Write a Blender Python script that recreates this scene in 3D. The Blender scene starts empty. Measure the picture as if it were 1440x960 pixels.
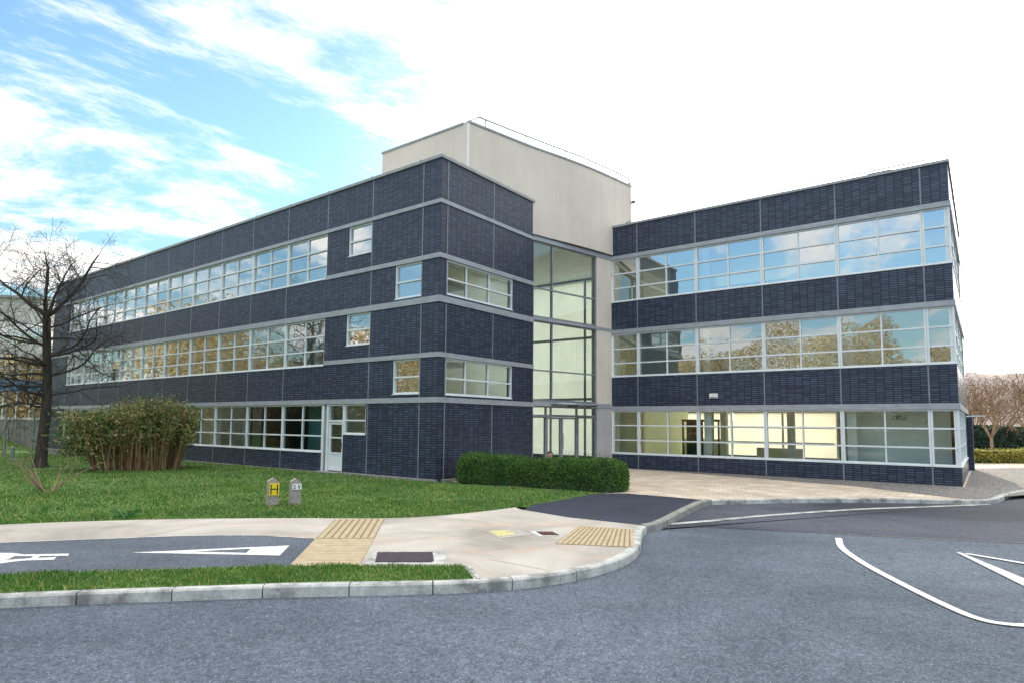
import bpy, bmesh, math, random
import numpy as np
from mathutils import Vector, Matrix
R_ = math.radians
rnd = random.Random(7)
rng = np.random.default_rng(11)
scene = bpy.context.scene
COL = scene.collection

# ------------------------------------------------------------------ plan
TH = 0.6444
U = np.array([-math.cos(TH), math.sin(TH)])      # along the long facade, away to the left
V = np.array([math.sin(TH), math.cos(TH)])       # away to the right
CN = np.array([-2.3254, 19.7675])                # near corner of the long block
W0 = np.array([4.2762, 26.9439])                 # left end of the wing's front
P1 = np.array([0.7947, 23.9195])                 # where the entrance glazing meets the block
AV = (W0 - P1); AL = float(np.linalg.norm(AV)); AV = AV / AL
WLEN = 12.10
WE = W0 - U * WLEN
SUN_AZ, SUN_EL = R_(28), R_(17)

# ------------------------------------------------------------------ materials
def lin(h):
    h = h.lstrip('#'); o = []
    for i in (0, 2, 4):
        c = int(h[i:i+2], 16) / 255
        o.append(c / 12.92 if c <= .04045 else ((c + .055) / 1.055) ** 2.4)
    return tuple(o) + (1,)

class NT:
    def __init__(s, name):
        s.m = bpy.data.materials.new(name); s.m.use_nodes = True
        s.t = s.m.node_tree; s.b = s.t.nodes['Principled BSDF']; s.out = s.t.nodes['Material Output']
    def n(s, typ, **kw):
        nd = s.t.nodes.new(typ)
        for k, v in kw.items():
            if k.startswith('i_'):
                key = k[2:]
                key = int(key) if key.isdigit() else key.replace('_', ' ')
                nd.inputs[key].default_value = v
            else: setattr(nd, k, v)
        return nd
    def l(s, a, b): s.t.links.new(a, b)
    def tex(s, kind='Object'):
        return s.n('ShaderNodeTexCoord').outputs[kind]
    def noise(s, vec, scale, detail=4, rough=.6, dist=0):
        nd = s.n('ShaderNodeTexNoise', i_Scale=scale, i_Detail=detail, i_Roughness=rough, i_Distortion=dist)
        s.l(vec, nd.inputs['Vector']); return nd.outputs['Fac']
    def ramp(s, fac, stops):
        nd = s.n('ShaderNodeValToRGB'); e = nd.color_ramp.elements
        while len(e) < len(stops): e.new(.5)
        for el, (p, c) in zip(e, stops):
            el.position = p; el.color = c if len(c) == 4 else tuple(c) + (1,)
        s.l(fac, nd.inputs[0]); return nd.outputs[0]
    def mix(s, fac, a, b, mode='MIX'):
        nd = s.n('ShaderNodeMix', data_type='RGBA', blend_type=mode)
        for v, k in ((fac, 0), (a, 6), (b, 7)):
            if hasattr(v, 'node'): s.l(v, nd.inputs[k])
            else: nd.inputs[k].default_value = v if k == 0 or len(v) == 4 else tuple(v) + (1,)
        return nd.outputs[2]
    def math(s, op, a, b=0.0):
        nd = s.n('ShaderNodeMath', operation=op)
        for v, k in ((a, 0), (b, 1)):
            if hasattr(v, 'node'): s.l(v, nd.inputs[k])
            else: nd.inputs[k].default_value = v
        return nd.outputs[0]
    def mapping(s, vec, scale):
        nd = s.n('ShaderNodeMapping'); nd.inputs['Scale'].default_value = scale
        s.l(vec, nd.inputs['Vector']); return nd.outputs[0]
    def bump(s, h, strength, dist=.01):
        nd = s.n('ShaderNodeBump', i_Strength=strength, i_Distance=dist)
        s.l(h, nd.inputs['Height']); s.l(nd.outputs[0], s.b.inputs['Normal'])
    def base(s, v):
        if hasattr(v, 'node'): s.l(v, s.b.inputs['Base Color'])
        else: s.b.inputs['Base Color'].default_value = v if len(v) == 4 else tuple(v) + (1,)
        return s
    def set(s, **kw):
        for k, v in kw.items():
            k = k.replace('_', ' ')
            if hasattr(v, 'node'): s.l(v, s.b.inputs[k])
            else: s.b.inputs[k].default_value = v
        return s

M = {}
def simple(name, c0, c1, scale, rough=.6, detail=5, bump=0, metal=0, spec=.5, stretch=None):
    t = NT(name); v = t.tex()
    if stretch: v = t.mapping(v, stretch)
    f = t.noise(v, scale, detail)
    t.base(t.ramp(f, [(.3, c0), (.7, c1)]))
    t.set(Roughness=rough, Metallic=metal); t.b.inputs['Specular IOR Level'].default_value = spec
    if bump: t.bump(f, bump)
    M[name] = t.m; return t

def mk_brick(name, bumpy, rlo, rhi):
    # slate-blue stack-bonded brick, UV in metres
    t = NT(name); uv = t.tex('UV')
    br = t.n('ShaderNodeTexBrick', offset=0.0, squash=1.0)
    for k, v in dict(Scale=1.0).items(): br.inputs[k].default_value = v
    br.inputs['Brick Width'].default_value = .2526; br.inputs['Row Height'].default_value = .0755
    br.inputs['Mortar Size'].default_value = .0165; br.inputs['Mortar Smooth'].default_value = .15
    br.inputs['Bias'].default_value = 0
    br.inputs['Color1'].default_value = (.015, .027, .064, 1); br.inputs['Color2'].default_value = (.056, .083, .15, 1)
    br.inputs['Mortar'].default_value = (.003, .005, .013, 1)
    t.l(uv, br.inputs['Vector'])
    obj = t.tex()
    big = t.noise(obj, .9, 5); fine = t.noise(uv, 22, 4)
    st = t.noise(t.mapping(uv, (3.2, .35, 1)), 1.0, 5)
    c = t.mix(.6, br.outputs['Color'], t.ramp(big, [(.3, (.8, .8, .84)), (.7, (1.22, 1.2, 1.16))]), 'MULTIPLY')
    c = t.mix(.4, c, t.ramp(st, [(.33, (.62, .63, .68)), (.66, (1.35, 1.33, 1.28))]), 'MULTIPLY')
    c = t.mix(.5, c, t.ramp(fine, [(.3, (.6, .62, .7)), (.75, (1.4, 1.35, 1.3))]), 'MULTIPLY')
    t.base(c); t.set(Roughness=t.ramp(fine, [(.3, (rlo,)*3), (.7, (rhi,)*3)]))
    t.b.inputs['Specular IOR Level'].default_value = .55
    inv = t.math('SUBTRACT', 1.0, br.outputs['Fac']); h = t.math('ADD', inv, t.math('MULTIPLY', fine, .25))
    if bumpy: t.bump(h, .7, .012)
    M[name] = t.m
def mk_materials():
    mk_brick('brick', True, .34, .6); mk_brick('brick_side', False, .16, .3)
    simple('fascia', (.26, .28, .32), (.37, .39, .425), 3, .45, 6, .05, 0, .5, (1, 1, 3))
    simple('joint_metal', (.13, .155, .19), (.22, .245, .28), 4, .5)
    simple('coping', (.25, .26, .28), (.36, .37, .38), 3, .5)
    simple('frame_white', (.62, .67, .70), (.74, .78, .80), 2, .35)
    simple('frame_grey', (.20, .215, .24), (.30, .31, .33), 3, .35, metal=.2)
    simple('frame_dark', (.035, .04, .045), (.06, .065, .07), 3, .4)
    # board-marked concrete
    t = NT('tower_concrete'); o = t.tex()
    st = t.noise(t.mapping(o, (2.4, 2.4, .14)), 1.0, 7, .65); cl = t.noise(o, .35, 4); fi = t.noise(o, 14, 5)
    c = t.ramp(st, [(.15, (.64, .565, .50)), (.52, (.69, .615, .55)), (.85, (.73, .66, .595))])
    c = t.mix(.55, c, t.ramp(cl, [(.35, (.82, .80, .80)), (.65, (1.12, 1.10, 1.08))]), 'MULTIPLY')
    c = t.mix(.3, c, t.ramp(fi, [(.3, (.8,)*3), (.7, (1.12,)*3)]), 'MULTIPLY')
    t.base(c); t.set(Roughness=.75); t.bump(st, .15, .02); M['tower_concrete'] = t.m
    simple('pier_stone', (.40, .37, .40), (.52, .49, .50), 1.5, .18)
    # glass: part mirror, part see-through
    def glass(name, tint, lo, hi):
        g = NT(name); g.t.nodes.remove(g.b)
        fr = g.n('ShaderNodeFresnel', i_IOR=1.5)
        f = g.math('MULTIPLY_ADD', fr.outputs[0], hi); g.t.nodes[-1].inputs[2].default_value = lo
        f.node.use_clamp = True
        tr = g.n('ShaderNodeBsdfTransparent'); tr.inputs[0].default_value = tint + (1,)
        gl = g.n('ShaderNodeBsdfGlossy', i_Roughness=0.0); gl.inputs[0].default_value = (.93, .97, 1, 1)
        nz = g.noise(g.tex(), .9, 2); bp = g.n('ShaderNodeBump', i_Strength=.12, i_Distance=.02)
        g.l(nz, bp.inputs['Height']); g.l(bp.outputs[0], gl.inputs['Normal'])
        mx = g.n('ShaderNodeMixShader'); g.l(f, mx.inputs[0]); g.l(tr.outputs[0], mx.inputs[1]); g.l(gl.outputs[0], mx.inputs[2])
        g.l(mx.outputs[0], g.out.inputs[0]); M[name] = g.m
    glass('glass', (.92, .98, .95), .24, 1.7)
    glass('glass_upper', (.92, .98, .98), .40, 1.4)
    glass('glass_low', (.90, .99, .95), .05, 1.0)
    glass('glass_green', (.90, .985, .935), .07, .9)
    simple('interior_wall', (.77, .79, .76), (.84, .86, .83), .6, .8)
    simple('interior_cream', (.78, .74, .58), (.86, .82, .66), .5, .8)
    simple('interior_teal', (.10, .24, .26), (.16, .32, .34), .8, .7)
    simple('interior_dark', (.022, .028, .03), (.05, .055, .055), .8, .7)
    simple('interior_floor', (.62, .60, .55), (.70, .68, .62), 2, .5)
    simple('interior_ceiling', (.78, .80, .78), (.85, .86, .84), 2, .8)
    for nm, c, f in (('backlit_sheet', (.90, .875, .80), .78), ('hall_backlit_sheet', (.76, .785, .77), .66), ('backlit_wall', (.86, .90, .85), .62), ('backlit_wall_cream', (.86, .84, .68), .5)):  # translucent stuff for sheets and walls added to carry rear sun indoors
        t = NT(nm); n_ = t.noise(t.tex(), .8, 3); cc = t.ramp(n_, [(.3, tuple(x*.92 for x in c)), (.7, c)]); t.base(cc); t.set(Roughness=.8)
        tl = t.n('ShaderNodeBsdfTranslucent'); t.l(cc, tl.inputs[0]); mx = t.n('ShaderNodeMixShader', i_Fac=f)
        t.l(t.b.outputs[0], mx.inputs[1]); t.l(tl.outputs[0], mx.inputs[2]); t.l(mx.outputs[0], t.out.inputs[0]); M[nm] = t.m
    simple('column_white', (.78, .80, .80), (.86, .87, .86), 2, .6)
    # ground
    def asphalt(name, a, b, spk, patch=.55):
        t = NT(name); o = t.tex()
        g = t.noise(o, 46, 3, .85); g2 = t.noise(o, 20, 4, .8); p = t.noise(o, .24, 6, .62, .6); p2 = t.noise(t.mapping(o, (.5, 1.6, 1)), .8, 5)
        c = t.ramp(g, [(.39, a), (.51, tuple((x+y)/2 for x, y in zip(a, b))), (.62, b)])
        c = t.mix(.55, c, t.ramp(g2, [(.35, (.6,)*3), (.66, (1.42, 1.42, 1.4))]), 'MULTIPLY')
        c = t.mix(patch, c, t.ramp(p, [(.38, (.52, .55, .6)), (.5, (.95, .95, .97)), (.62, (1.45, 1.42, 1.38))]), 'MULTIPLY')
        g3 = t.noise(o, 9, 6, .75); c = t.mix(.5, c, t.ramp(g3, [(.34, (.6,)*3), (.66, (1.4,)*3)]), 'MULTIPLY')
        c = t.mix(.35, c, t.ramp(p2, [(.35, (.75,)*3), (.65, (1.25,)*3)]), 'MULTIPLY')
        c = t.mix(t.ramp(t.noise(o, 60, 1, .5), [(.70, (0,)*3), (.75, (1,)*3)]), c, spk)
        t.base(c); t.set(Roughness=.82); t.b.inputs['Specular IOR Level'].default_value = .35
        t.bump(g, .55, .006); M[name] = t.m
    asphalt('road_asphalt', (.038, .053, .078), (.138, .170, .216), (.42, .46, .50))
    asphalt('new_asphalt', (.026, .031, .048), (.09, .10, .128), (.18, .19, .21), .9)
    asphalt('path_asphalt', (.014, .019, .038), (.040, .050, .078), (.08, .09, .11))
    asphalt('cycle_asphalt', (.045, .058, .082), (.14, .165, .205), (.3, .32, .35))
    t = NT('pavement_concrete'); o = t.tex()
    p = t.noise(o, .55, 6, .62, .6); f = t.noise(o, 60, 4, .7); r = t.noise(t.mapping(o, (.45, 1.5, 1)), .9, 5, .6, .8)
    c = t.ramp(p, [(.34, (.29, .268, .24)), (.5, (.41, .382, .345)), (.66, (.53, .50, .46))])
    c = t.mix(t.ramp(r, [(.54, (0,)*3), (.72, (.5,)*3)]), c, (.56, .33, .21, 1))
    c = t.mix(.6, c, t.ramp(f, [(.32, (.72,)*3), (.68, (1.2,)*3)]), 'MULTIPLY')
    t.base(c); t.set(Roughness=.85); t.bump(f, .3, .004); M['pavement_concrete'] = t.m
    t = NT('kerb_stone'); o = t.tex()
    f = t.noise(o, 45, 5, .75); p = t.noise(o, 3.2, 5, .65)
    c = t.ramp(p, [(.36, (.20, .205, .20)), (.5, (.42, .43, .42)), (.66, (.56, .57, .56))])
    c = t.mix(.6, c, t.ramp(f, [(.34, (.6,)*3), (.66, (1.25,)*3)]), 'MULTIPLY')
    t.base(c); t.set(Roughness=.8); t.bump(f, .4, .006); M['kerb_stone'] = t.m
    simple('old_kerb', (.16, .16, .155), (.33, .32, .30), 6, .85, 8, .3)
    simple('tactile', (.36, .29, .185), (.49, .41, .275), 7, .8, 6, .2)
    simple('tactile_groove', (.16, .11, .055), (.27, .20, .11), 7, .9, 6, .2)
    def paint(name, c0, c1, wear):
        t = NT(name); o = t.tex(); f = t.noise(o, 55, 4, .75); p = t.noise(o, 2.5, 5, .7)
        c = t.ramp(p, [(.3, c0), (.7, c1)])
        c = t.mix(t.ramp(f, [(wear, (1,)*3), (wear+.1, (0,)*3)]), c, (.16, .17, .18, 1))
        t.base(c); t.set(Roughness=.7); t.bump(f, .25, .004); M[name] = t.m
    paint('road_paint', (.62, .63, .62), (.80, .81, .80), .385)
    paint('yellow_paint', (.58, .50, .16), (.72, .66, .30), .40)
    simple('cast_iron', (.045, .035, .05), (.09, .07, .09), 12, .6, 5, .2, .4)
    simple('rust_iron', (.07, .03, .025), (.13, .06, .045), 12, .8, 5, .2)
    t = NT('turf'); o = t.tex()
    p = t.noise(o, .8, 6, .65); f = t.noise(o, 26, 4)
    c = t.ramp(p, [(.3, (.05, .12, .025)), (.55, (.09, .18, .036)), (.75, (.19, .21, .07))])
    c = t.mix(.6, c, t.ramp(f, [(.3, (.5,)*3), (.7, (1.35,)*3)]), 'MULTIPLY')
    t.base(c); t.set(Roughness=.9); t.bump(f, .6, .03); M['turf'] = t.m
    def leafy(name, stops, patch=None, rough=.55, trans=.25):
        t = NT(name); g = t.n('ShaderNodeNewGeometry')
        c = t.ramp(g.outputs['Random Per Island'], stops)
        if patch:
            p = t.noise(t.tex(), patch[0], 5, .6); c = t.mix(patch[1], c, t.ramp(p, [(.3, patch[2]), (.7, patch[3])]), 'MULTIPLY')
        t.base(c); t.set(Roughness=rough); t.b.inputs['Specular IOR Level'].default_value = .3
        if trans:
            tl = t.n('ShaderNodeBsdfTranslucent'); t.l(c, tl.inputs[0])
            mx = t.n('ShaderNodeMixShader', i_Fac=trans); t.l(t.b.outputs[0], mx.inputs[1]); t.l(tl.outputs[0], mx.inputs[2]); t.l(mx.outputs[0], t.out.inputs[0])
        M[name] = t.m
    leafy('grass_blade', [(0, (.04, .13, .028)), (.4, (.08, .215, .042)), (.78, (.14, .28, .06)), (.94, (.36, .36, .13)), (1, (.55, .46, .24))], (.75, .85, (.55, .70, .68), (1.65, 1.3, 1.15)))
    leafy('hedge_leaf', [(0, (.022, .075, .016)), (.5, (.06, .16, .03)), (.88, (.12, .25, .05)), (.96, (.22, .33, .09)), (1, (.26, .19, .08))], (2.6, .75, (.42, .5, .5), (1.55, 1.4, 1.3)))
    leafy('bamboo_leaf', [(0, (.03, .065, .02)), (.4, (.10, .16, .045)), (.68, (.20, .25, .08)), (.85, (.34, .27, .12)), (1, (.46, .30, .15))])
    leafy('cane', [(0, (.13, .07, .04)), (.5, (.38, .205, .11)), (1, (.66, .46, .26))], None, .6, 0)
    leafy('gold_leaf', [(0, (.14, .15, .03)), (.5, (.34, .32, .06)), (1, (.52, .44, .1))])
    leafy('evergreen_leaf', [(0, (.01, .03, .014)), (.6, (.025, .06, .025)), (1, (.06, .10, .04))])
    leafy('autumn_leaf', [(0, (.28, .18, .09)), (.35, (.52, .38, .18)), (.65, (.68, .54, .29)), (.85, (.40, .40, .19)), (1, (.8, .68, .45))], None, .6, .4)
    leafy('twig_brown', [(0, (.10, .06, .04)), (.5, (.24, .145, .09)), (1, (.42, .27, .16))], None, .8, 0)
    leafy('haze_twig', [(0, (.34, .28, .27)), (1, (.56, .47, .44))], None, .9, 0)
    leafy('weed_leaf', [(0, (.03, .12, .03)), (1, (.08, .22, .06))])
    simple('bark_dark', (.022, .018, .018), (.075, .06, .052), 9, .9, 6, .6, stretch=(1, 1, .25))
    simple('bark_pale', (.20, .13, .09), (.40, .28, .20), 6, .9, 6, .3, stretch=(1, 1, .3))
    simple('soil', (.035, .025, .018), (.08, .06, .04), 8, .95, 6, .5)
    t = NT('gravel'); o = t.tex(); vo = t.n('ShaderNodeTexVoronoi', i_Scale=26.0); t.l(o, vo.inputs['Vector'])
    hs = t.n('ShaderNodeSeparateColor'); t.l(vo.outputs['Color'], hs.inputs[0])
    c = t.ramp(hs.outputs[0], [(0, (.10, .10, .11)), (.5, (.24, .23, .225)), (1, (.48, .45, .42))])
    c = t.mix(t.ramp(vo.outputs['Distance'], [(.35, (0,)*3), (.75, (.8,)*3)]), c, (.03, .03, .03, 1))
    t.base(c); t.set(Roughness=.9); t.bump(t.math('SUBTRACT', 1.0, vo.outputs['Distance']), .8, .02); M['gravel'] = t.m
    t = NT('paving_slabs'); o = t.tex(); mp = t.n('ShaderNodeMapping'); mp.inputs['Rotation'].default_value = (0, 0, TH)
    t.l(o, mp.inputs['Vector'])
    br = t.n('ShaderNodeTexBrick', offset=.5); br.inputs['Scale'].default_value = 1
    br.inputs['Brick Width'].default_value = .4; br.inputs['Row Height'].default_value = .2; br.inputs['Mortar Size'].default_value = .008
    br.inputs['Color1'].default_value = (.50, .42, .33, 1); br.inputs['Color2'].default_value = (.70, .61, .50, 1); br.inputs['Mortar'].default_value = (.22, .18, .14, 1)
    t.l(mp.outputs[0], br.inputs['Vector']); p = t.noise(o, .8, 6)
    c = t.mix(.7, br.outputs['Color'], t.ramp(p, [(.3, (.65, .65, .68)), (.7, (1.25, 1.22, 1.18))]), 'MULTIPLY')
    t.base(c); t.set(Roughness=.8); M['paving_slabs'] = t.m
    simple('post_concrete', (.20, .18, .17), (.42, .385, .36), 18, .9, 8, .5)
    simple('plate_yellow', (.74, .52, .01), (.82, .62, .03), 5, .4)
    simple('plate_white', (.75, .76, .75), (.85, .86, .85), 5, .4)
    simple('black_paint', (.008, .008, .009), (.015, .015, .016), 5, .5)
    simple('plastic_white', (.72, .72, .70), (.8, .8, .78), 4, .4)
    simple('steel', (.30, .31, .32), (.42, .43, .44), 5, .35, metal=.7)
    simple('post_green', (.13, .19, .19), (.2, .27, .26), 5, .5)
    simple('exit_green', (.0, .14, .04), (.0, .2, .06), 5, .4)
    t = simple('lantern', (.8, .68, .4), (.95, .85, .6), 5, .3); t.b.inputs['Emission Color'].default_value = (1, .8, .45, 1); t.b.inputs['Emission Strength'].default_value = .6
    simple('retaining_concrete', (.13, .14, .145), (.26, .27, .27), 1.6, .85, 7, .2, stretch=(3, 3, .4))
    simple('pale_panel', (.48, .45, .46), (.60, .57, .57), .6, .6)
    simple('blue_panel', (.06, .13, .25), (.10, .2, .34), .6, .5)
    simple('hazy_hill_wood', (.26, .21, .20), (.44, .37, .345), .35, .95, 9, .8)  # woodland colour paled to carry the distance haze
    simple('skin', (.42, .24, .17), (.52, .31, .22), 9, .5)
    simple('hair', (.012, .009, .008), (.03, .022, .018), 30, .6)
    simple('cloth_dark', (.02, .025, .035), (.045, .05, .065), 12, .9)
    simple('denim', (.03, .05, .1), (.06, .09, .16), 14, .9)
mk_materials()

# ------------------------------------------------------------------ mesh helpers
class F:            # a vertical facade frame: s along, d outward, z up
    def __init__(s, O, d):
        s.O = np.array(O, float); s.d = np.array(d, float)
    def outdir(s, o): s.o = np.array(o, float); return s
    def p(s, a, d, z):
        q = s.O + s.d * a + s.o * d
        return (q[0], q[1], z)
FL = F(CN, U).outdir(-V)
FR = F(CN, V).outdir(-U)
FW = F(W0, -U).outdir(-V)
FS = F(WE, V).outdir(-U)
FA = F(P1, AV).outdir((AV[1], -AV[0]))
FG = F((0, 0), (1, 0)).outdir((0, -1))

class MB:
    def __init__(s): s.v = []; s.f = []; s.uv = []; s.mi = []
    def face(s, pts, uvs=None, mi=0):
        i = len(s.v); s.v += [tuple(map(float, p)) for p in pts]
        s.f.append(tuple(range(i, i + len(pts)))); s.mi.append(mi)
        s.uv += [tuple(map(float, q[:2])) for q in (uvs or pts)]
    def box(s, fr, s0, s1, d0, d1, z0, z1, mi=0):
        if s0 > s1: s0, s1 = s1, s0
        if d0 > d1: d0, d1 = d1, d0
        P = fr.p
        flip = fr.d[0]*fr.o[1]-fr.d[1]*fr.o[0] > 0
        def q(idx, uv): s.face([P(*c) for c in (idx[::-1] if flip else idx)], uv[::-1] if flip else uv, mi)
        q([(s0, d1, z0), (s1, d1, z0), (s1, d1, z1), (s0, d1, z1)], [(s0, z0), (s1, z0), (s1, z1), (s0, z1)])
        q([(s1, d0, z0), (s0, d0, z0), (s0, d0, z1), (s1, d0, z1)], [(s1, z0), (s0, z0), (s0, z1), (s1, z1)])
        q([(s0, d0, z0), (s0, d1, z0), (s0, d1, z1), (s0, d0, z1)], [(d0, z0), (d1, z0), (d1, z1), (d0, z1)])
        q([(s1, d1, z0), (s1, d0, z0), (s1, d0, z1), (s1, d1, z1)], [(d1, z0), (d0, z0), (d0, z1), (d1, z1)])
        q([(s0, d1, z1), (s1, d1, z1), (s1, d0, z1), (s0, d0, z1)], [(s0, d1), (s1, d1), (s1, d0), (s0, d0)])
        q([(s0, d0, z0), (s1, d0, z0), (s1, d1, z0), (s0, d1, z0)], [(s0, d0), (s1, d0), (s1, d1), (s0, d1)])
        return s
    def prism(s, pts, z0, z1, mi=0):      # plan polygon, counter-clockwise
        n = len(pts)
        s.face([(p[0], p[1], z1) for p in pts], None, mi)
        s.face([(p[0], p[1], z0) for p in reversed(pts)], None, mi)
        a = 0
        for i in range(n):
            p, q = pts[i], pts[(i+1) % n]; L = math.hypot(q[0]-p[0], q[1]-p[1])
            s.face([(p[0], p[1], z0), (q[0], q[1], z0), (q[0], q[1], z1), (p[0], p[1], z1)], [(a, z0), (a+L, z0), (a+L, z1), (a, z1)], mi); a += L
        return s
    def tube(s, pts, r, n=6, mi=0, r1=None):
        pts = [Vector(p) for p in pts]; rings = []
        for i, p in enumerate(pts):
            d = (pts[min(i+1, len(pts)-1)] - pts[max(i-1, 0)]).normalized()
            a = d.orthogonal().normalized(); b = d.cross(a)
            rr = r if r1 is None else r + (r1 - r) * i / (len(pts)-1)
            rings.append([p + (a*math.cos(2*math.pi*k/n) + b*math.sin(2*math.pi*k/n))*rr for k in range(n)])
        for A, B in zip(rings, rings[1:]):
            # keep rings aligned
            off = min(range(n), key=lambda o: (B[o]-A[0]).length); B[:] = B[off:] + B[:off]
            for k in range(n):
                s.face([A[k], A[(k+1) % n], B[(k+1) % n], B[k]], None, mi)
        s.face(list(reversed(rings[0])), None, mi); s.face(rings[-1], None, mi)
        return s
    def build(s, name, mats, parent=None, smooth=False, origin=None):
        me = bpy.data.meshes.new(name)
        o = np.array(origin if origin is not None else (0, 0, 0), float)
        if parent is not None: o = np.array(world_loc(parent))
        me.from_pydata((np.array(s.v) - o).tolist(), [], s.f)
        uvl = me.uv_layers.new(name='UVMap'); uvl.data.foreach_set('uv', np.array(s.uv, dtype=np.float32).ravel())
        for m in (mats if isinstance(mats, (list, tuple)) else [mats]): me.materials.append(M[m])
        me.polygons.foreach_set('material_index', np.array(s.mi, dtype=np.int32))
        if smooth: me.polygons.foreach_set('use_smooth', np.ones(len(s.f), dtype=bool))
        me.update()
        ob = bpy.data.objects.new(name, me); COL.objects.link(ob)
        if parent is not None: ob.parent = parent
        else: ob.location = o
        return ob
def world_loc(ob):
    v = Vector((0, 0, 0)); o = ob
    while o is not None: v += o.location; o = o.parent
    return v
def raw(name, verts, faces_flat, nper, mat, parent=None, origin=None, smooth=False):
    """verts (N,3) numpy, faces (M,nper) numpy"""
    me = bpy.data.meshes.new(name); verts = np.asarray(verts, dtype=np.float64); faces = np.asarray(faces_flat, dtype=np.int32)
    o = np.array(world_loc(parent)) if parent is not None else np.array(origin if origin is not None else (0, 0, 0), float)
    verts = (verts - o).astype(np.float32)
    m = len(faces)
    me.vertices.add(len(verts)); me.vertices.foreach_set('co', verts.ravel())
    me.loops.add(m*nper); me.loops.foreach_set('vertex_index', faces.ravel())
    me.polygons.add(m); me.polygons.foreach_set('loop_start', np.arange(0, m*nper, nper, dtype=np.int32))
    me.polygons.foreach_set('loop_total', np.full(m, nper, dtype=np.int32))
    if smooth: me.polygons.foreach_set('use_smooth', np.ones(m, dtype=bool))
    me.materials.append(M[mat]); me.update(calc_edges=True); me.validate()
    ob = bpy.data.objects.new(name, me); COL.objects.link(ob)
    if parent is not None: ob.parent = parent
    else: ob.location = o
    return ob
def tag(o, label=None, cat=None, group=None, kind=None):
    if label: o['label'] = label
    if cat: o['category'] = cat
    if group: o['group'] = group
    if kind: o['kind'] = kind
    return o
def thing(name, label, cat, loc=(0, 0, 0), group=None):
    o = bpy.data.objects.new(name, None); o.empty_display_size = .2; COL.objects.link(o); o.location = loc
    return tag(o, label, cat, group)
def sheet(name, pts, z, mat, label=None):
    """flat polygon sheet"""
    bm = bmesh.new(); vs = [bm.verts.new((p[0], p[1], z if len(p) < 3 else p[2])) for p in pts]
    f = bm.faces.new(vs)
    if f.normal.z < 0: f.normal_flip()
    f.normal_update()
    if f.normal.z < 0: bmesh.ops.reverse_faces(bm, faces=[f])
    bmesh.ops.triangulate(bm, faces=bm.faces[:]); me = bpy.data.meshes.new(name); bm.to_mesh(me); bm.free()
    me.materials.append(M[mat]); ob = bpy.data.objects.new(name, me); COL.objects.link(ob); ob['kind'] = 'structure'
    if label: ob['label'] = label
    return ob
def smooth_line(pts, n=6):
    """Catmull-Rom through plan points"""
    P = [np.array(p, float) for p in pts]; P = [2*P[0]-P[1]] + P + [2*P[-1]-P[-2]]; out = []
    for i in range(1, len(P)-2):
        for k in range(n):
            t = k/n; a, b, c, d = P[i-1:i+3]
            out.append(.5*((2*b) + (-a+c)*t + (2*a-5*b+4*c-d)*t*t + (-a+3*b-3*c+d)*t**3))
    out.append(P[-2]); return [tuple(p) for p in out]
def offset_line(pts, w):
    """offset to the left of travel by w"""
    P = np.array([p[:2] for p in pts]); T = np.gradient(P, axis=0); T /= np.linalg.norm(T, axis=1)[:, None] + 1e-12
    return [tuple(p) for p in P + np.stack([-T[:, 1], T[:, 0]], 1)*w]
def resample(pts, step):
    P = np.array([p[:2] for p in pts]); L = np.r_[0, np.cumsum(np.linalg.norm(np.diff(P, axis=0), axis=1))]
    n = max(2, int(round(L[-1]/step))+1); q = np.linspace(0, L[-1], n)
    return [tuple(p) for p in np.stack([np.interp(q, L, P[:, 0]), np.interp(q, L, P[:, 1])], 1)]
def inside(poly, x, y):
    P = np.array([p[:2] for p in poly]); r = np.zeros(np.shape(x), bool); j = len(P)-1
    for i in range(len(P)):
        xi, yi = P[i]; xj, yj = P[j]
        r ^= ((yi > y) != (yj > y)) & (x < (xj-xi)*(y-yi)/(yj-yi+1e-15)+xi); j = i
    return r
def sstep(a, b, x):
    t = np.clip((x-a)/(b-a), 0, 1); return t*t*(3-2*t)

# ------------------------------------------------------------------ ground
KB = smooth_line([(-34, -3.5), (-20, 2.3), (-12, 4.75), (-8, 5.9), (-5.17, 6.58), (-3.89, 6.83), (-2.48, 7.06), (-.94, 7.24), (-.38, 7.35), (.19, 7.53), (.72, 7.85),
                  (1.21, 8.3), (1.57, 8.78), (1.89, 9.47), (2.1, 10.3), (2.27, 11.0), (2.42, 11.4)], 6)
RK = smooth_line([(2.42, 11.4), (2.75, 11.75), (3.4, 12.95), (4.1, 14.25), (4.45, 14.9), (4.84, 15.38)], 5)
FK = smooth_line([(4.84, 15.38), (7.2, 15.93), (9.5, 16.10), (11.2, 15.93), (12.0, 16.0), (12.9, 16.75), (13.6, 17.45), (15.2, 18.7), (30, 30)], 6)
LAWN_EDGE = smooth_line([(-34, 1.2), (-20, 6.3), (-12, 9.6), (-8.71, 10.93), (-7.75, 11.3), (-6.1, 11.73), (-4.21, 11.95), (-2.38, 12.04), (-1.36, 12.46), (-.42, 13.23), (.26, 13.95), (1.41, 15.47), (2.25, 16.63)], 5)
CYC_TOP = smooth_line([(-34, -.1), (-20, 4.9), (-12, 7.85), (-7.41, 9.33), (-6.08, 9.72), (-5.19, 9.98), (-4.13, 10.1), (-3.01, 9.88)], 5)
CYC_BOT = smooth_line([(-34, -2.6), (-20, 3.1), (-12, 5.6), (-8, 6.8), (-5.86, 7.42), (-4.41, 7.74), (-2.76, 8.0)], 5)
VERGE_TOP = CYC_BOT + [(-1.76, 8.08), (-.61, 8.13)]

def hgt(x, y):
    s = (x-CN[0])*U[0] + (y-CN[1])*U[1]
    return -.34*sstep(12, 32, s) + 1.35*sstep(28, 41, -x)*sstep(22, 38, y)

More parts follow.
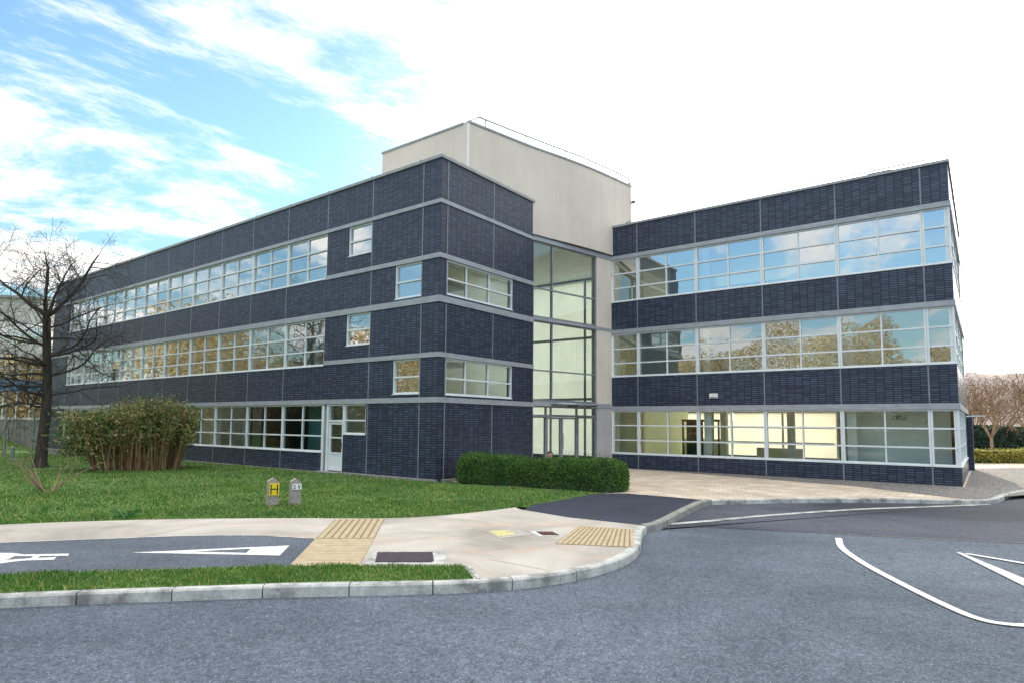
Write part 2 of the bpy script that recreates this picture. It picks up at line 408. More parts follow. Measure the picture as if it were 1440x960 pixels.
# one sheet to the horizon
gm = MB(); n = 48
ring = [(1500*math.cos(2*math.pi*k/n), 1500*math.sin(2*math.pi*k/n), -.62) for k in range(n)]
gm.face(ring); g = gm.build('ground', 'turf'); g['kind'] = 'structure'
# main road
road_poly = KB + RK[1:] + FK[1:] + [(60, 52), (90, 40), (90, -40), (-60, -40), (-60, -14)]
sheet('road', road_poly, -.12, 'road_asphalt')
sheet('road', [(2.60, 11.75), (3.6, 12.05), (5.9, 11.45), (8.4, 10.75), (13, 9.8), (30, 6), (88, 0), (88, 38), (58, 48)] + [(p[0]+.0, p[1]-.02) for p in FK[::-1]] + [(p[0]+.02, p[1]-.02) for p in RK[::-1][:-5]], -.116, 'new_asphalt', 'newer darker asphalt in the side mouth')
# thin sealed joint between the two surfacings
def strip(name, line, w, z, mat, label=None, close=False):
    A = offset_line(line, w/2); B = offset_line(line, -w/2); mb = MB()
    for i in range(len(line)-1): mb.face([(*B[i], z), (*B[i+1], z), (*A[i+1], z), (*A[i], z)])
    o = mb.build(name, mat); o['kind'] = 'structure'
    if label: o['label'] = label
    return o
strip('road_joint', smooth_line([(5.6, 11.52), (8.4, 10.74), (13, 9.79), (30, 5.99)], 8), .035, -.1115, 'old_kerb')
strip('channel_kerb', smooth_line([(2.95, 12.30), (3.95, 12.80), (5.5, 13.66), (7.9, 14.73), (9.97, 15.35), (11.9, 15.92)], 8), .17, -.108, 'kerb_stone', 'flush pale concrete channel across the side mouth')
# pavement slab, lawn, verge
KBI = offset_line(KB, .13)
pav = KBI + [(2.30, 11.52), (1.12, 12.36), (.20, 13.42)] + [p for p in LAWN_EDGE[::-1] if p[0] < .15]
sheet('pavement', pav, 0, 'pavement_concrete')
# formed joints in the pavement
for a, b in [((-5.75, 9.78), (-5.1, 11.85)), ((-10.6, 8.3), (-11.3, 9.85)), ((-1.9, 8.1), (-2.38, 12.02)), ((.5, 7.9), (-.3, 8.55))]:
    d = (b[0]-a[0], b[1]-a[1]); mid = [(a[0]+d[0]*t, a[1]+d[1]*t) for t in (0, .33, .66, 1)]
    strip('pavement_joint', mid, .009, .0035, 'old_kerb')
sheet('cycle_path', CYC_TOP + [(-2.76, 8.02)] + CYC_BOT[::-1][1:], .004, 'cycle_asphalt')
strip('path_edging', CYC_TOP, .05, .009, 'kerb_stone'); strip('path_edging', [p for p in CYC_BOT], .05, .009, 'old_kerb')
VI = [p for p in KBI if p[0] < -.42]
verge_poly = VI + [(-.42, 7.45)] + VERGE_TOP[::-1]
sheet('verge', verge_poly, .006, 'turf')
strip('verge_edging', [(-.36, 7.46), (-.45, 7.8), (-.55, 8.17)], .05, .012, 'kerb_stone')
# asphalt footway up to the entrance and block paving
sheet('footpath', [(.26, 13.40), (1.12, 12.36), (2.30, 11.52), (2.42, 11.55)] + [p for p in offset_line(RK, .14)][2:] + [(4.55, 15.55), (4.26, 15.83), (3.05, 16.75), (2.3, 16.68)] + [p for p in LAWN_EDGE[::-1] if p[0] > .3], -.006, 'path_asphalt', 'fresh dark asphalt footway to the entrance')
FKI = offset_line(FK, .13)
c1 = FL.p(0, .35, 0)[:2]
pav2 = [(2.3, 16.6), (3.05, 16.75), (4.26, 15.83), (4.62, 15.45)] + FKI + [(30, 50)] + [(14, 50), (14, 24), FW.p(12.1, -1, 0)[:2], FW.p(.2, -1, 0)[:2], FA.p(2, -1, 0)[:2], FR.p(4.5, -.6, 0)[:2], FR.p(.6, -.1, 0)[:2], (-1.6, 19.6)]
sheet('forecourt', pav2, -.03, 'paving_slabs')
gr = sheet('gravel_bed', [FW.p(.3, .03, 0)[:2], FW.p(2.5, .45, 0)[:2], FW.p(5, 1.0, 0)[:2], FW.p(7.5, 1.65, 0)[:2], FW.p(9.5, 2.15, 0)[:2]] + [p for p in FKI if p[0] > 11.6 and p[0] < 25][0:9] + [FS.p(4, 4.3, 0)[:2], FS.p(9, 4.6, 0)[:2], FS.p(12.5, 4.6, 0)[:2], FS.p(12.5, -1, 0)[:2], FS.p(10.3, -1, 0)[:2], FS.p(10.3, .1, 0)[:2], FS.p(.0, .05, 0)[:2]], -.022, 'gravel')
# lawn base
xs = np.arange(-50, 4, .5); ys = np.arange(1, 56, .5)
lawn_poly = LAWN_EDGE + [(2.3, 16.9), tuple(c1), FL.p(34.1, .1, 0)[:2], (-31, 42), (-48, 54), (-58, 50), (-58, 0)]
big = [(p[0], p[1]-.55) for p in LAWN_EDGE if p[0] < -2] + [(p[0]+.0, p[1]-.12) for p in LAWN_EDGE if p[0] >= -2] + [(2.4, 16.9), FL.p(-.3, .0, 0)[:2], FL.p(34.3, -.4, 0)[:2], (-31, 44), (-48, 56), (-58, 52), (-58, -4)]
X, Y = np.meshgrid(xs, ys, indexing='ij'); Z = hgt(X, Y) - .022
idx = np.arange(X.size).reshape(X.shape)
cx = X[:-1, :-1]+.25; cy = Y[:-1, :-1]+.25
keep = inside(big, cx, cy)
q = np.stack([idx[:-1, :-1], idx[1:, :-1], idx[1:, 1:], idx[:-1, 1:]], -1)[keep]
o = raw('lawn', np.stack([X, Y, Z], -1).reshape(-1, 3), q, 4, 'turf', smooth=True); o['kind'] = 'structure'

def blades(name, poly, dens, hmin, hmax, wid, bbox, hf, label, z0=0, lean=.5):
    x0, x1, y0, y1 = bbox; N = int((x1-x0)*(y1-y0)*dens(0, 0, True))
    x = rng.uniform(x0, x1, N); y = rng.uniform(y0, y1, N)
    k = inside(poly, x, y) & (rng.random(N) < dens(x, y, False)); x = x[k]; y = y[k]; N = len(x)
    a = rng.uniform(0, 2*np.pi, N); cl = .6+.8*(np.sin(x*2.3+np.cos(y*1.7)*2)*.5+.5)*(.6+.4*np.sin(x*7.1+y*5.3))
    h = rng.uniform(hmin, hmax, N)*cl; r = np.hypot(x, y); w = wid*(1+r/14)*rng.uniform(.7, 1.3, N)
    z = hf(x, y)+z0
    ln = rng.uniform(.1, lean, N)*h; b = rng.uniform(0, 2*np.pi, N)
    P = np.zeros((N, 5, 3)); ca, sa = np.cos(a)*w/2, np.sin(a)*w/2
    mx, my = x+np.cos(b)*ln*.35, y+np.sin(b)*ln*.35
    P[:, 0] = np.stack([x-ca, y-sa, z-.01], 1); P[:, 1] = np.stack([x+ca, y+sa, z-.01], 1)
    P[:, 2] = np.stack([mx+ca*.8, my+sa*.8, z+h*.6], 1); P[:, 3] = np.stack([mx-ca*.8, my-sa*.8, z+h*.6], 1)
    P[:, 4] = np.stack([x+np.cos(b)*ln, y+np.sin(b)*ln, z+h*(1-.25*ln/h)], 1)
    i = np.arange(N)[:, None]*5
    tri = np.concatenate([i+np.array([[0, 1, 2]]), i+np.array([[0, 2, 3]]), i+np.array([[3, 2, 4]])], 0)
    o = raw(name, P.reshape(-1, 3), tri, 3, 'grass_blade'); tag(o, label, 'grass', None, 'stuff'); return o
def dv(x, y, top):
    return 3600 if top else np.where(x < -6.5, .35, 1.0)
blades('grass', verge_poly, dv, .025, .062, .006, (-10, -.3, 5.5, 8.3), lambda x, y: x*0+.006, 'short green grass of the narrow verge between kerb and cycle path')
def dl(x, y, top):
    if top: return 900
    r = np.hypot(x, y); f = np.where(r < 15, 1.0, np.where(r < 20, .55, np.where(r < 28, .26, .1)))
    return np.where(np.abs(x)/np.maximum(y, .1) > .95, .02, f)
blades('grass', lawn_poly, dl, .035, .075, .007, (-42, 3, 5, 50), lambda x, y: hgt(x, y)-.02, 'mown green lawn with yellowed patches in front of the long block', 0, .7)

# kerbs: stones with open joints
def kerb(name, line, stone, w, ztop, zbot, mat, label):
    L = resample(line, stone/4); mb = MB(); inn = offset_line(L, w); ch = offset_line(L, .018)
    for i in range(0, len(L)-1, 4):
        j = min(i+4, len(L)-1); ids = list(range(i, j+1))
        def shr(P, k):
            p = np.array(P[k])
            if k == i: p = p + (np.array(P[i+1])-p)*.03
            if k == j: p = p + (np.array(P[j-1])-p)*.03
            return p
        dz = rnd.uniform(-.004, .004)
        for a, b in zip(ids, ids[1:]):
            oa, ob_, ca, cb, ia, ib = shr(L, a), shr(L, b), shr(ch, a), shr(ch, b), shr(inn, a), shr(inn, b)
            zt = ztop+dz
            mb.face([(*oa, zbot), (*ob_, zbot), (*ob_, zt-.02), (*oa, zt-.02)])
            mb.face([(*oa, zt-.02), (*ob_, zt-.02), (*cb, zt), (*ca, zt)])
            mb.face([(*ca, zt), (*cb, zt), (*ib, zt), (*ia, zt)])
            mb.face([(*ib, zt), (*ib, zbot), (*ia, zbot), (*ia, zt)])
        for k, fl in ((i, 0), (j, 1)):
            pts = [(*shr(L, k), zbot), (*shr(L, k), ztop+dz-.02), (*shr(ch, k), ztop+dz), (*shr(inn, k), ztop+dz), (*shr(inn, k), zbot)]
            mb.face(pts if fl else pts[::-1])
    o = mb.build(name, mat); o['kind'] = 'structure'; o['label'] = label
kerb('kerb', KB, .92, .135, .006, -.2, 'kerb_stone', 'pale concrete kerb stones along the verge and corner')
kerb('kerb', RK, .92, .15, .015, -.2, 'old_kerb', 'weathered raised kerb beside the dark footway')
kerb('kerb', FK, .92, .13, -.005, -.2, 'kerb_stone', 'low kerb edging the forecourt paving and gravel')

# tactile paving
def tactile(quad, along, nrib, label):
    """ribs run from edge quad[0]-quad[1] to quad[3]-quad[2] when along else across"""
    A, B, C_, D = [np.array(p, float) for p in quad]; mb = MB()
    mb.face([(*D, .004), (*C_, .004), (*B, .004), (*A, .004)], None, 1)
    for k in range(nrib):
        t0, t1 = (k+.14)/nrib, (k+.86)/nrib
        if along: a, b, c, d = A+(B-A)*t0, A+(B-A)*t1, D+(C_-D)*t1, D+(C_-D)*t0
        else: a, b, c, d = A+(D-A)*t0, A+(D-A)*t1, B+(C_-B)*t1, B+(C_-B)*t0
        def at(p, q, f): return p+(q-p)*f
        lo = [a, b, c, d]; ia, ib = at(a, b, .2), at(a, b, .8); ic, id_ = at(d, c, .8), at(d, c, .2)
        hi = [ia, ib, ic, id_]
        f = [(*p, .013) for p in hi]
        n = np.cross(np.append(hi[1]-hi[0], 0), np.append(hi[2]-hi[1], 0))[2]
        mb.face(f if n > 0 else f[::-1])
        for m in range(4):
            p = [(*lo[m], .004), (*lo[(m+1) % 4], .004), (*hi[(m+1) % 4], .013), (*hi[m], .013)]
            mb.face(p if n > 0 else p[::-1])
    o = mb.build('tactile_paving', ['tactile', 'tactile_groove']); o['kind'] = 'structure'; o['label'] = label
tactile([(-3.24, 11.83), (-2.35, 11.95), (-2.11, 9.95), (-3.0, 9.90)], True, 8, 'buff corduroy paving with ribs towards the lawn')
tactile([(-3.0, 9.88), (-2.11, 9.93), (-1.9, 8.10), (-2.74, 8.02)], False, 13, 'buff corduroy paving with ribs across the cycle path end')
tactile([(1.21, 11.33), (2.11, 11.0), (1.83, 9.40), (.67, 9.65)], True, 14, 'buff tactile paving at the corner kerb')
for q_, n_ in ((((-2.12, 11.0), (-2.12, 11.0)), 0),): pass

# markings
def mark(name, pts, z, mat='road_paint', label=None):
    o = sheet(name, pts, z, mat, label); return o
T = np.array([-5.15, 8.72]); B1 = np.array([-3.2, 9.31]); B2 = np.array([-3.09, 8.62])
def stroke_poly(name, poly, z, label): return mark(name, poly, z, 'road_paint', label)
i1 = np.array([-3.66, 9.05]); i2 = np.array([-3.60, 8.77]); it = np.array([-4.35, 8.83])
mb = MB()
for pl in ([T, B2, i2, it], [T, it, i1, B1], [i1, i2, B2, B1]): 
    f = [(*p, .009) for p in pl]
    nz = np.cross(np.append(pl[1]-pl[0], 0), np.append(pl[2]-pl[0], 0))[2]
    mb.face(f if nz > 0 else f[::-1])
o = mb.build('path_marking', 'road_paint'); tag(o, 'white elongated give-way triangle on the cycle path', None, None, 'structure')
# bicycle symbol, stretched along the path (pointing right)
mb = MB()
for k, pl in enumerate(([(-7.182, 8.62), (-6.678, 8.635), (-6.452, 8.549), (-5.913, 8.623), (-5.832, 8.488), (-6.364, 8.434), (-7.031, 8.443)],
           [(-6.276, 8.481), (-6.19, 8.497), (-6.103, 8.294), (-6.172, 8.267)],
           [(-6.734, 8.093), (-6.476, 8.173), (-6.207, 8.313), (-5.921, 8.404), (-5.841, 8.239), (-6.148, 8.186), (-6.253, 8.113), (-6.334, 7.997), (-6.588, 7.922)],
           [(-6.781, 8.454), (-6.489, 8.429), (-6.424, 8.233), (-6.526, 8.142)])):
    f = [(*p, .0088+.0004*k) for p in pl]; a2 = sum(pl[q][0]*pl[(q+1) % len(pl)][1]-pl[(q+1) % len(pl)][0]*pl[q][1] for q in range(len(pl)))
    mb.face(f if a2 > 0 else f[::-1])
for cy0, cx0 in ((8.53, -7.62), (7.86, -7.2)):       # the two wheels, stretched along the path
    for k in range(24):
        a, b = 2*math.pi*k/24, 2*math.pi*(k+1)/24
        def wp(t, r): return (cx0+math.cos(t)*.52*r, cy0+math.sin(t)*.2*r+math.cos(t)*.09*r, .0106)
        mb.face([wp(a, .78), wp(a, 1), wp(b, 1), wp(b, .78)])
o = mb.build('path_marking', 'road_paint'); tag(o, 'white bicycle symbol on the cycle path', None, None, 'structure')
# curved white line and triangle on the road
strip('road_marking', smooth_line([(5.62, 11.0), (5.22, 10.1), (4.95, 9.0), (4.78, 7.85), (4.69, 6.95), (4.70, 6.5), (4.86, 6.33), (5.2, 6.30), (6.5, 6.34), (9, 6.4)], 8), .105, -.1075, 'road_paint', 'curved white line on the road')
ap = np.array([6.86, 9.84])
def leg(a, b, w0, w1):
    d = (b-a)/np.linalg.norm(b-a); n_ = np.array([-d[1], d[0]])
    return [a-n_*w0/2, b-n_*w1/2, b+n_*w1/2, a+n_*w0/2]
mb = MB()
for pl in (leg(ap, np.array([6.12, 6.95]), .06, .30), leg(ap+np.array([.05, -.08]), np.array([8.35, 7.15]), .10, .13), leg(np.array([6.28, 7.0]), np.array([8.3, 7.25]), .3, .3)):
    mb.face([(*p, -.1073) for p in pl])
    for i_ in range(len(mb.v)-4, len(mb.v)): mb.v[i_] = (mb.v[i_][0], mb.v[i_][1], -.1073+.0006*len(mb.f))
o = mb.build('road_marking', 'road_paint'); tag(o, 'white triangle marking on the road', None, None, 'structure')

# covers
def cover(name, label, pts, frame, mat, framemat, bars=0):
    c = np.mean(np.array(pts), 0); t = thing(name, label, 'cover', (c[0], c[1], 0))
    mb = MB(); P = [np.array(p, float) for p in pts]; Fp = [np.array(p, float) for p in frame]
    mb.face([(*p, .0045) for p in Fp[::-1]]); mb.build('frame', framemat, t)
    mb = MB(); mb.face([(*p, .008) for p in P[::-1]])
    A, B, C_, D = P
    if bars:
        for k in range(bars):
            t0, t1 = (k+.2)/bars, (k+.8)/bars
            f = [A+(B-A)*t0+(D-A)*.03, A+(B-A)*t0+(D-A)*.97, A+(B-A)*t1+(D-A)*.97, A+(B-A)*t1+(D-A)*.03]
            mb.face([(*p, .014) for p in f])
            for m in range(4): mb.face([(*f[m], .008), (*f[(m+1) % 4], .008), (*f[(m+1) % 4], .014), (*f[m], .014)])
    mb.build('plate', mat, t)
cover('drain_cover', 'purple-grey ribbed iron drain cover in the pavement beside the verge end', [(-1.84, 8.90), (-1.08, 8.95), (-1.01, 8.30), (-1.74, 8.28)], [(-1.90, 8.98), (-.88, 9.0), (-.84, 8.19), (-1.84, 8.15)], 'cast_iron', 'kerb_stone', 22)
cover('valve_cover', 'yellow painted cover in a pale concrete surround on the pavement', [(-.36, 10.73), (-.05, 10.80), (.09, 10.38), (-.19, 10.2)], [(-.44, 10.70), (.12, 10.92), (.38, 10.40), (-.16, 10.06)], 'yellow_paint', 'pavement_concrete')
cover('meter_cover', 'small rust-brown iron cover with white rim between yellow cover and tactile paving', [(.42, 10.68), (.70, 10.69), (.78, 10.40), (.52, 10.34)], [(.32, 10.74), (.72, 10.76), (.82, 10.35), (.46, 10.26)], 'rust_iron', 'road_paint', 9)

# ------------------------------------------------------------------ building
B = thing('office_building', 'three-storey dark blue brick office building with white ribbon windows and pale concrete tower', 'building', (CN[0], CN[1], 0))
def part(name, mb, mat, label=None, parent=B, smooth=False):
    o = mb.build(name, mat, parent, smooth)
    if label: o['label'] = label
    return o
BD = .26
def band(fr, s0, s1, z0, z1, holes=(), joints=(), label=None):
    """brick band with rectangular openings and metal movement joints"""
    mb = MB(); x = s0
    for (a, b, za, zb) in sorted(holes):
        if a > x: mb.box(fr, x, a, -BD, 0, z0, z1)
        if za > z0: mb.box(fr, a, b, -BD, 0, z0, za)
        if zb < z1: mb.box(fr, a, b, -BD, 0, zb, z1)
        x = b
    if x < s1: mb.box(fr, x, s1, -BD, 0, z0, z1)
    o = part('brick_band', mb, 'brick_side' if fr is FS else 'brick', label)
    js = [j for j in joints if s0 < j < s1]
    if js:
        for j in js:
            seg = [(z0, z1)]
            for (a, b, za, zb) in holes:
                if a < j < b: seg = [(z0, za)] if za > z0 else []
            for (a, b) in seg:
                if b-a > .05: MB().box(fr, j-.024, j+.024, -.05, .006, a+.004, b-.004).build('joint_cover', 'joint_metal', o)
    return o
def fascia(fr, s0, s1, z0, z1, label=None, proud=.035):
    mb = MB().box(fr, s0, s1, -.2, proud, z0, z1); o = part('fascia', mb, 'fascia', label)
    # thin dark joint strips every two panels
    s = s0+5.0
    while s < s1-1: MB().box(fr, s-.006, s+.006, 0, proud+.002, z0+.003, z1-.003).build('joint_line', 'joint_metal', o); s += 5.06
def window(fr, s0, s1, z0, z1, cols, rails, gl='glass', fm='frame_white', thick=.05, label=None, name='window', depth=.09, top=.05):
    mb = MB(); d0, d1 = -depth-.06, -depth+.04; ft = .05
    mb.box(fr, s0, s0+thick, d0, d1+.02, z0, z1); mb.box(fr, s1-thick, s1, d0, d1+.02, z0, z1)
    mb.box(fr, s0+thick, s1-thick, d0, d1, z0, z0+.055); mb.box(fr, s0+thick, s1-thick, d0, d1, z1-top, z1)
    cs = cols
    for c in cs: mb.box(fr, c-.024, c+.024, d0, d1-.004, z0+.055, z1-top)
    edges = [s0+thick] + list(cs) + [s1-thick]
    for r in rails:
        for a, b in zip(edges, edges[1:]):
            aa = a+(.024 if a in cs else 0); bb = b-(.024 if b in cs else 0)
            mb.box(fr, aa, bb, d0, d1+.006, r-.026, r+.026)
    # projecting sill
    mb.box(fr, s0+.002, s1-.002, d0, .022, z0-.028, z0-.002)
    o = part(name, mb, fm, label)
    g_ = MB(); zz = [z0+.055] + list(rails) + [z1-top]
    for a, b in zip(edges, edges[1:]):
        for za, zb in zip(zz, zz[1:]):
            tx, tz = rnd.uniform(-.004, .004), rnd.uniform(-.003, .003); dm = -depth-.012
            pts = [(a, dm-tx-tz, za), (b, dm+tx-tz, za), (b, dm+tx+tz, zb), (a, dm-tx+tz, zb)]
            if fr.d[0]*fr.o[1]-fr.d[1]*fr.o[0] > 0: pts = pts[::-1]      # panes face outwards
            g_.face([fr.p(*p) for p in pts], [(p[0], p[2]) for p in pts])
    g_.build('glass', gl, o)
    return o
MOD = 2.548
class Boxes:
    def __init__(s): s.l = []
    def box(s, *a): s.l.append(a); return s
def parts(name, bs, mat, label=None):
    for a in bs.l: part(name, MB().box(*a), mat, label)
LJ = [.80, 3.29] + [5.82+MOD*k for k in range(11)]
LEND = 33.95
# long facade
band(FL, 0, LEND, 8.97, 10.33, (), LJ)
fascia(FL, -.035, LEND, 8.84, 8.97)
A_ = (3.31, 4.59, 7.72, 8.84); B_ = (.81, 2.08, 5.87, 7.05); C_w = (3.28, 4.59, 4.47, 5.62); D_ = (.81, 2.09, 2.70, 3.87)
band(FL, 0, 5.82, 7.20, 8.84, [A_], LJ); fascia(FL, -.035, 5.82, 7.05, 7.20)
band(FL, 0, 5.82, 5.82, 7.05, [B_], LJ)
fascia(FL, -.035, LEND, 5.62, 5.82)
band(FL, 0, 5.82, 4.02, 5.62, [C_w], LJ); fascia(FL, -.035, 5.82, 3.87, 4.02)
band(FL, 0, 5.82, 2.60, 3.87, [D_], LJ)
fascia(FL, -.035, LEND, 2.43, 2.60)
for (a, b, c, d) in (A_, B_, C_w, D_): window(FL, a+.004, b-.004, c+.03, d-.006, [], [(c+d)/2], 'glass_upper')
band(FL, 0, 4.585, -.3, 2.43, [(3.38, 4.586, 1.34, 2.43)], [.80, 3.29])
window(FL, 3.385, 4.58, 1.37, 2.425, [], [1.85], 'glass_green')
EP = 31.30
band(FL, 5.822, LEND, 5.82, 7.08, (), LJ); band(FL, 5.822, LEND, 2.60, 3.84, (), LJ); band(FL, 5.822, LEND, -.8, .66, (), LJ)
for za, zb in ((7.08, 8.84), (3.84, 5.62), (.66, 2.43)): band(FL, EP, LEND, za, zb)
for k in range(10):
    s0 = 5.826+MOD*k; s1 = s0+MOD-.006
    if k == 9: s1 = EP-.004
    window(FL, s0, s1, 7.11, 8.836, [(s0+s1)/2], [7.65, 8.24], 'glass_upper')
    window(FL, s0, s1, 3.87, 5.615, [(s0+s1)/2], [4.43, 4.98], 'glass')
    window(FL, s0, s1, .69, 2.425, [(s0+s1)/2], [1.27, 1.85], 'glass_low')
# side door
dm = MB(); dm.box(FL, 5.46, 5.56, -.2, -.01, 0.02, 2.425); dm.box(FL, 5.73, 5.816, -.2, -.01, 0.02, 2.425); dm.box(FL, 4.592, 4.65, -.2, -.02, .02, 2.425); dm.box(FL, 4.65, 5.46, -.2, -.03, 2.37, 2.425); dm.box(FL, 4.65, 5.46, -.2, -.03, 1.80, 1.86)
df = part('door_frame', dm, 'frame_white', 'white side door frame')
MB().box(FL, 5.56, 5.73, -.16, -.06, .02, 2.425).build('infill_strip', 'frame_grey', df)
g_ = MB(); g_.face([FL.p(5.46, -.12, 1.86), FL.p(4.65, -.12, 1.86), FL.p(4.65, -.12, 2.37), FL.p(5.46, -.12, 2.37)]); g_.build('glass', 'glass_green', df)
dl_ = MB()
for a, b, c, d in ((4.655, 4.735, .05, 1.795), (5.375, 5.455, .05, 1.795), (4.735, 5.375, .05, .14), (4.735, 5.375, 1.70, 1.795), (4.735, 5.375, .64, .70), (4.735, 5.375, 1.20, 1.25)): dl_.box(FL, a, b, -.15, -.07, c, d)
dl_.box(FL, 4.735, 5.375, -.12, -.09, .14, .64)
dr = part('door', dl_, 'frame_white', 'white part-glazed side door')
g_ = MB(); g_.face([FL.p(5.375, -.11, .70), FL.p(4.735, -.11, .70), FL.p(4.735, -.11, 1.70), FL.p(5.375, -.11, 1.70)]); g_.build('glass', 'glass_green', dr)
h_ = MB().box(FL, 4.68, 4.71, -.07, -.02, .85, 1.05).box(FL, 4.68, 4.80, -.035, -.02, .98, 1.0); h_.build('handle', 'black_paint', dr)
st = MB().box(FL, -.02, 4.5, -.05, .16, -.3, .03).box(FL, 4.5, 5.9, -.05, .35, -.3, .015).box(FL, 5.9, LEND, -.05, .2, -.8, -.02+0); part('plinth_kerb', st, 'old_kerb', 'pale concrete strip at the foot of the wall')

# right-hand face of the block
RJ = [.32, 2.73]; RE = 5.19
b0 = BD+.002
band(FR, b0, RE, 8.97, 10.33, (), RJ); fascia(FR, .2, RE+.01, 8.84, 8.97)
band(FR, b0, RE, 7.20, 8.84, (), RJ); fascia(FR, .2, RE+.01, 7.05, 7.20)
RU = (.345, 3.90, 5.88, 7.05); RL = (.345, 3.90, 2.66, 3.87)
band(FR, b0, RE, 5.82, 7.05, [RU], [.32]); fascia(FR, .2, RE+.01, 5.62, 5.82)
band(FR, b0, RE, 4.02, 5.62, (), RJ); fascia(FR, .2, RE+.01, 3.87, 4.02)
band(FR, b0, RE, 2.60, 3.87, [RL], [.32]); fascia(FR, .2, RE+.01, 2.43, 2.60)
band(FR, b0, RE, -.3, 2.43, (), RJ)
for (a, b, c, d) in (RU, RL): window(FR, a+.004, b-.004, c+.03, d-.006, [1.36, 2.56], [c+.56], 'glass_green')
st = MB().box(FR, .22, RE, -.05, .16, -.3, .028); part('plinth_kerb', st, 'old_kerb')

# wing front
WJ = [1.22+2.53*k for k in range(5)]
ZW = dict(c=10.28, b3=9.01, g3=8.85, w3=6.99, g2a=5.62, g2b=5.80, w2=3.785, g1a=2.36, g1b=2.55, w1=.55)
ws0, ws1 = .02, WLEN
for z0, z1 in ((9.01, 10.28), (5.80, 6.98), (2.55, 3.775)): band(FW, 0, WLEN, z0, z1, (), WJ)
band(FW, 0, WLEN, -.6, .54, (), WJ)
for z0, z1 in ((8.85, 9.01), (5.62, 5.80), (2.36, 2.55)): fascia(FW, 0, WLEN+.035, z0, z1)
wu = [(.02, WJ[0])] + [(WJ[k], WJ[k+1]) for k in range(4)] + [(WJ[4], WLEN-.004)]
for i, (a, b) in enumerate(wu):
    cols = [(a+b)/2] if b-a > 2 else []
    window(FW, a+.003, b-.003, 7.01, 8.846, cols, [7.60, 8.22], 'glass_upper', thick=.06)
    window(FW, a+.003, b-.003, 3.81, 5.615, cols, [4.37, 4.98], 'glass', thick=.06)
    window(FW, a+.003, b-.003, .575, 2.355, cols, [1.14, 1.75], 'glass_green', thick=.06)
# wing side
WD = 10.2; SJ = [.75+2.53*k for k in range(4)]
for z0, z1 in ((9.01, 10.28), (5.80, 6.98), (2.55, 3.775)): band(FS, b0, WD, z0, z1, (), SJ)
band(FS, b0, WD, -.6, .54, (), SJ)
for z0, z1 in ((8.85, 9.01), (5.62, 5.80), (2.36, 2.55)): fascia(FS, .2, WD, z0, z1)
su = [(.06, SJ[0])] + [(SJ[k], SJ[k+1]) for k in range(3)]
for a, b in su:
    cols = [(a+b)/2] if b-a > 2 else []
    for z0, z1, r in ((7.01, 8.846, [7.60, 8.22]), (3.81, 5.615, [4.37, 4.98]), (.575, 2.355, [1.14, 1.75])):
        window(FS, a+.003, b-.003, z0, z1, cols, r, 'glass', thick=.06)
for z0, z1 in ((6.98, 8.85), (3.775, 5.62), (.54, 2.36)): band(FS, SJ[3], WD, z0, z1)
part('wall_pier', MB().box(FS, 9.2, WD, .004, .18, -.6, 2.34), 'brick', 'brick stub at the far end of the wing side')
# copings
cp = MB()
cp.box(FL, -.05, LEND+.05, -.34, .05, 10.33, 10.43); cp.box(FR, .34, RE+.02, -.34, .05, 10.33, 10.43)
co = part('roof_coping', cp, 'coping')
for k in range(14): MB().box(FL, 1.0+2.45*k, 1.06+2.45*k, -.1, -.04, 10.43, 10.51).build('roof_fixing', 'coping', co)
for k in range(2): MB().box(FR, 1.2+2.4*k, 1.26+2.4*k, -.1, -.04, 10.43, 10.51).build('roof_fixing', 'coping', co)
cp = MB().box(FW, 0, WLEN+.05, -.34, .05, 10.28, 10.37).box(FS, .34, WD, -.34, .05, 10.28, 10.37)
part('roof_coping', cp, 'coping')

# atrium front
def ap_(s, d, z): return FA.p(s, d, z)
for z0, z1 in ((8.86, 9.04), (5.75, 5.86), (2.47, 2.64)):
    mb = MB().box(FA, .0, AL+.02, -.3, .03, z0, z1); part('fascia', mb, 'fascia')
part('fascia', MB().box(FA, .0, AL, .03, .06, 9.03, 9.075), 'frame_dark', 'dark drip line above the entrance glazing')
PS = 3.66
part('concrete_pier', MB().box(FA, PS, AL+.02, -.3, 0, 5.862, 8.858).box(FA, PS, AL+.02, -.3, 0, 2.642, 5.748), 'tower_concrete')
part('stone_pier', MB().box(FA, PS, AL+.02, -.3, 0, -.3, 2.468), 'pier_stone', 'smooth grey stone pier beside the entrance doors')
window(FA, .01, PS-.004, 5.88, 8.855, [1.09], [7.03], 'glass_green', 'frame_grey', .05, 'tall green-tinted upper entrance glazing', depth=.10)
window(FA, .01, PS-.004, 2.66, 5.745, [1.09], [3.84], 'glass_green', 'frame_grey', .05, 'tall green-tinted entrance glazing above the canopy', depth=.10)
window(FA, .01, PS-.004, 2.09, 2.465, [.79, 2.53], [], 'glass_green', 'frame_grey', .05, 'transom glazing over the doors', depth=.10)
window(FA, .01, .79, .03, 2.07, [], [], 'glass_green', 'frame_grey', .06, 'glazed panel left of the doors', depth=.10)
window(FA, 2.53, PS-.004, .03, 2.07, [], [], 'glass_green', 'frame_grey', .06, 'glazed panel right of the doors', depth=.10)
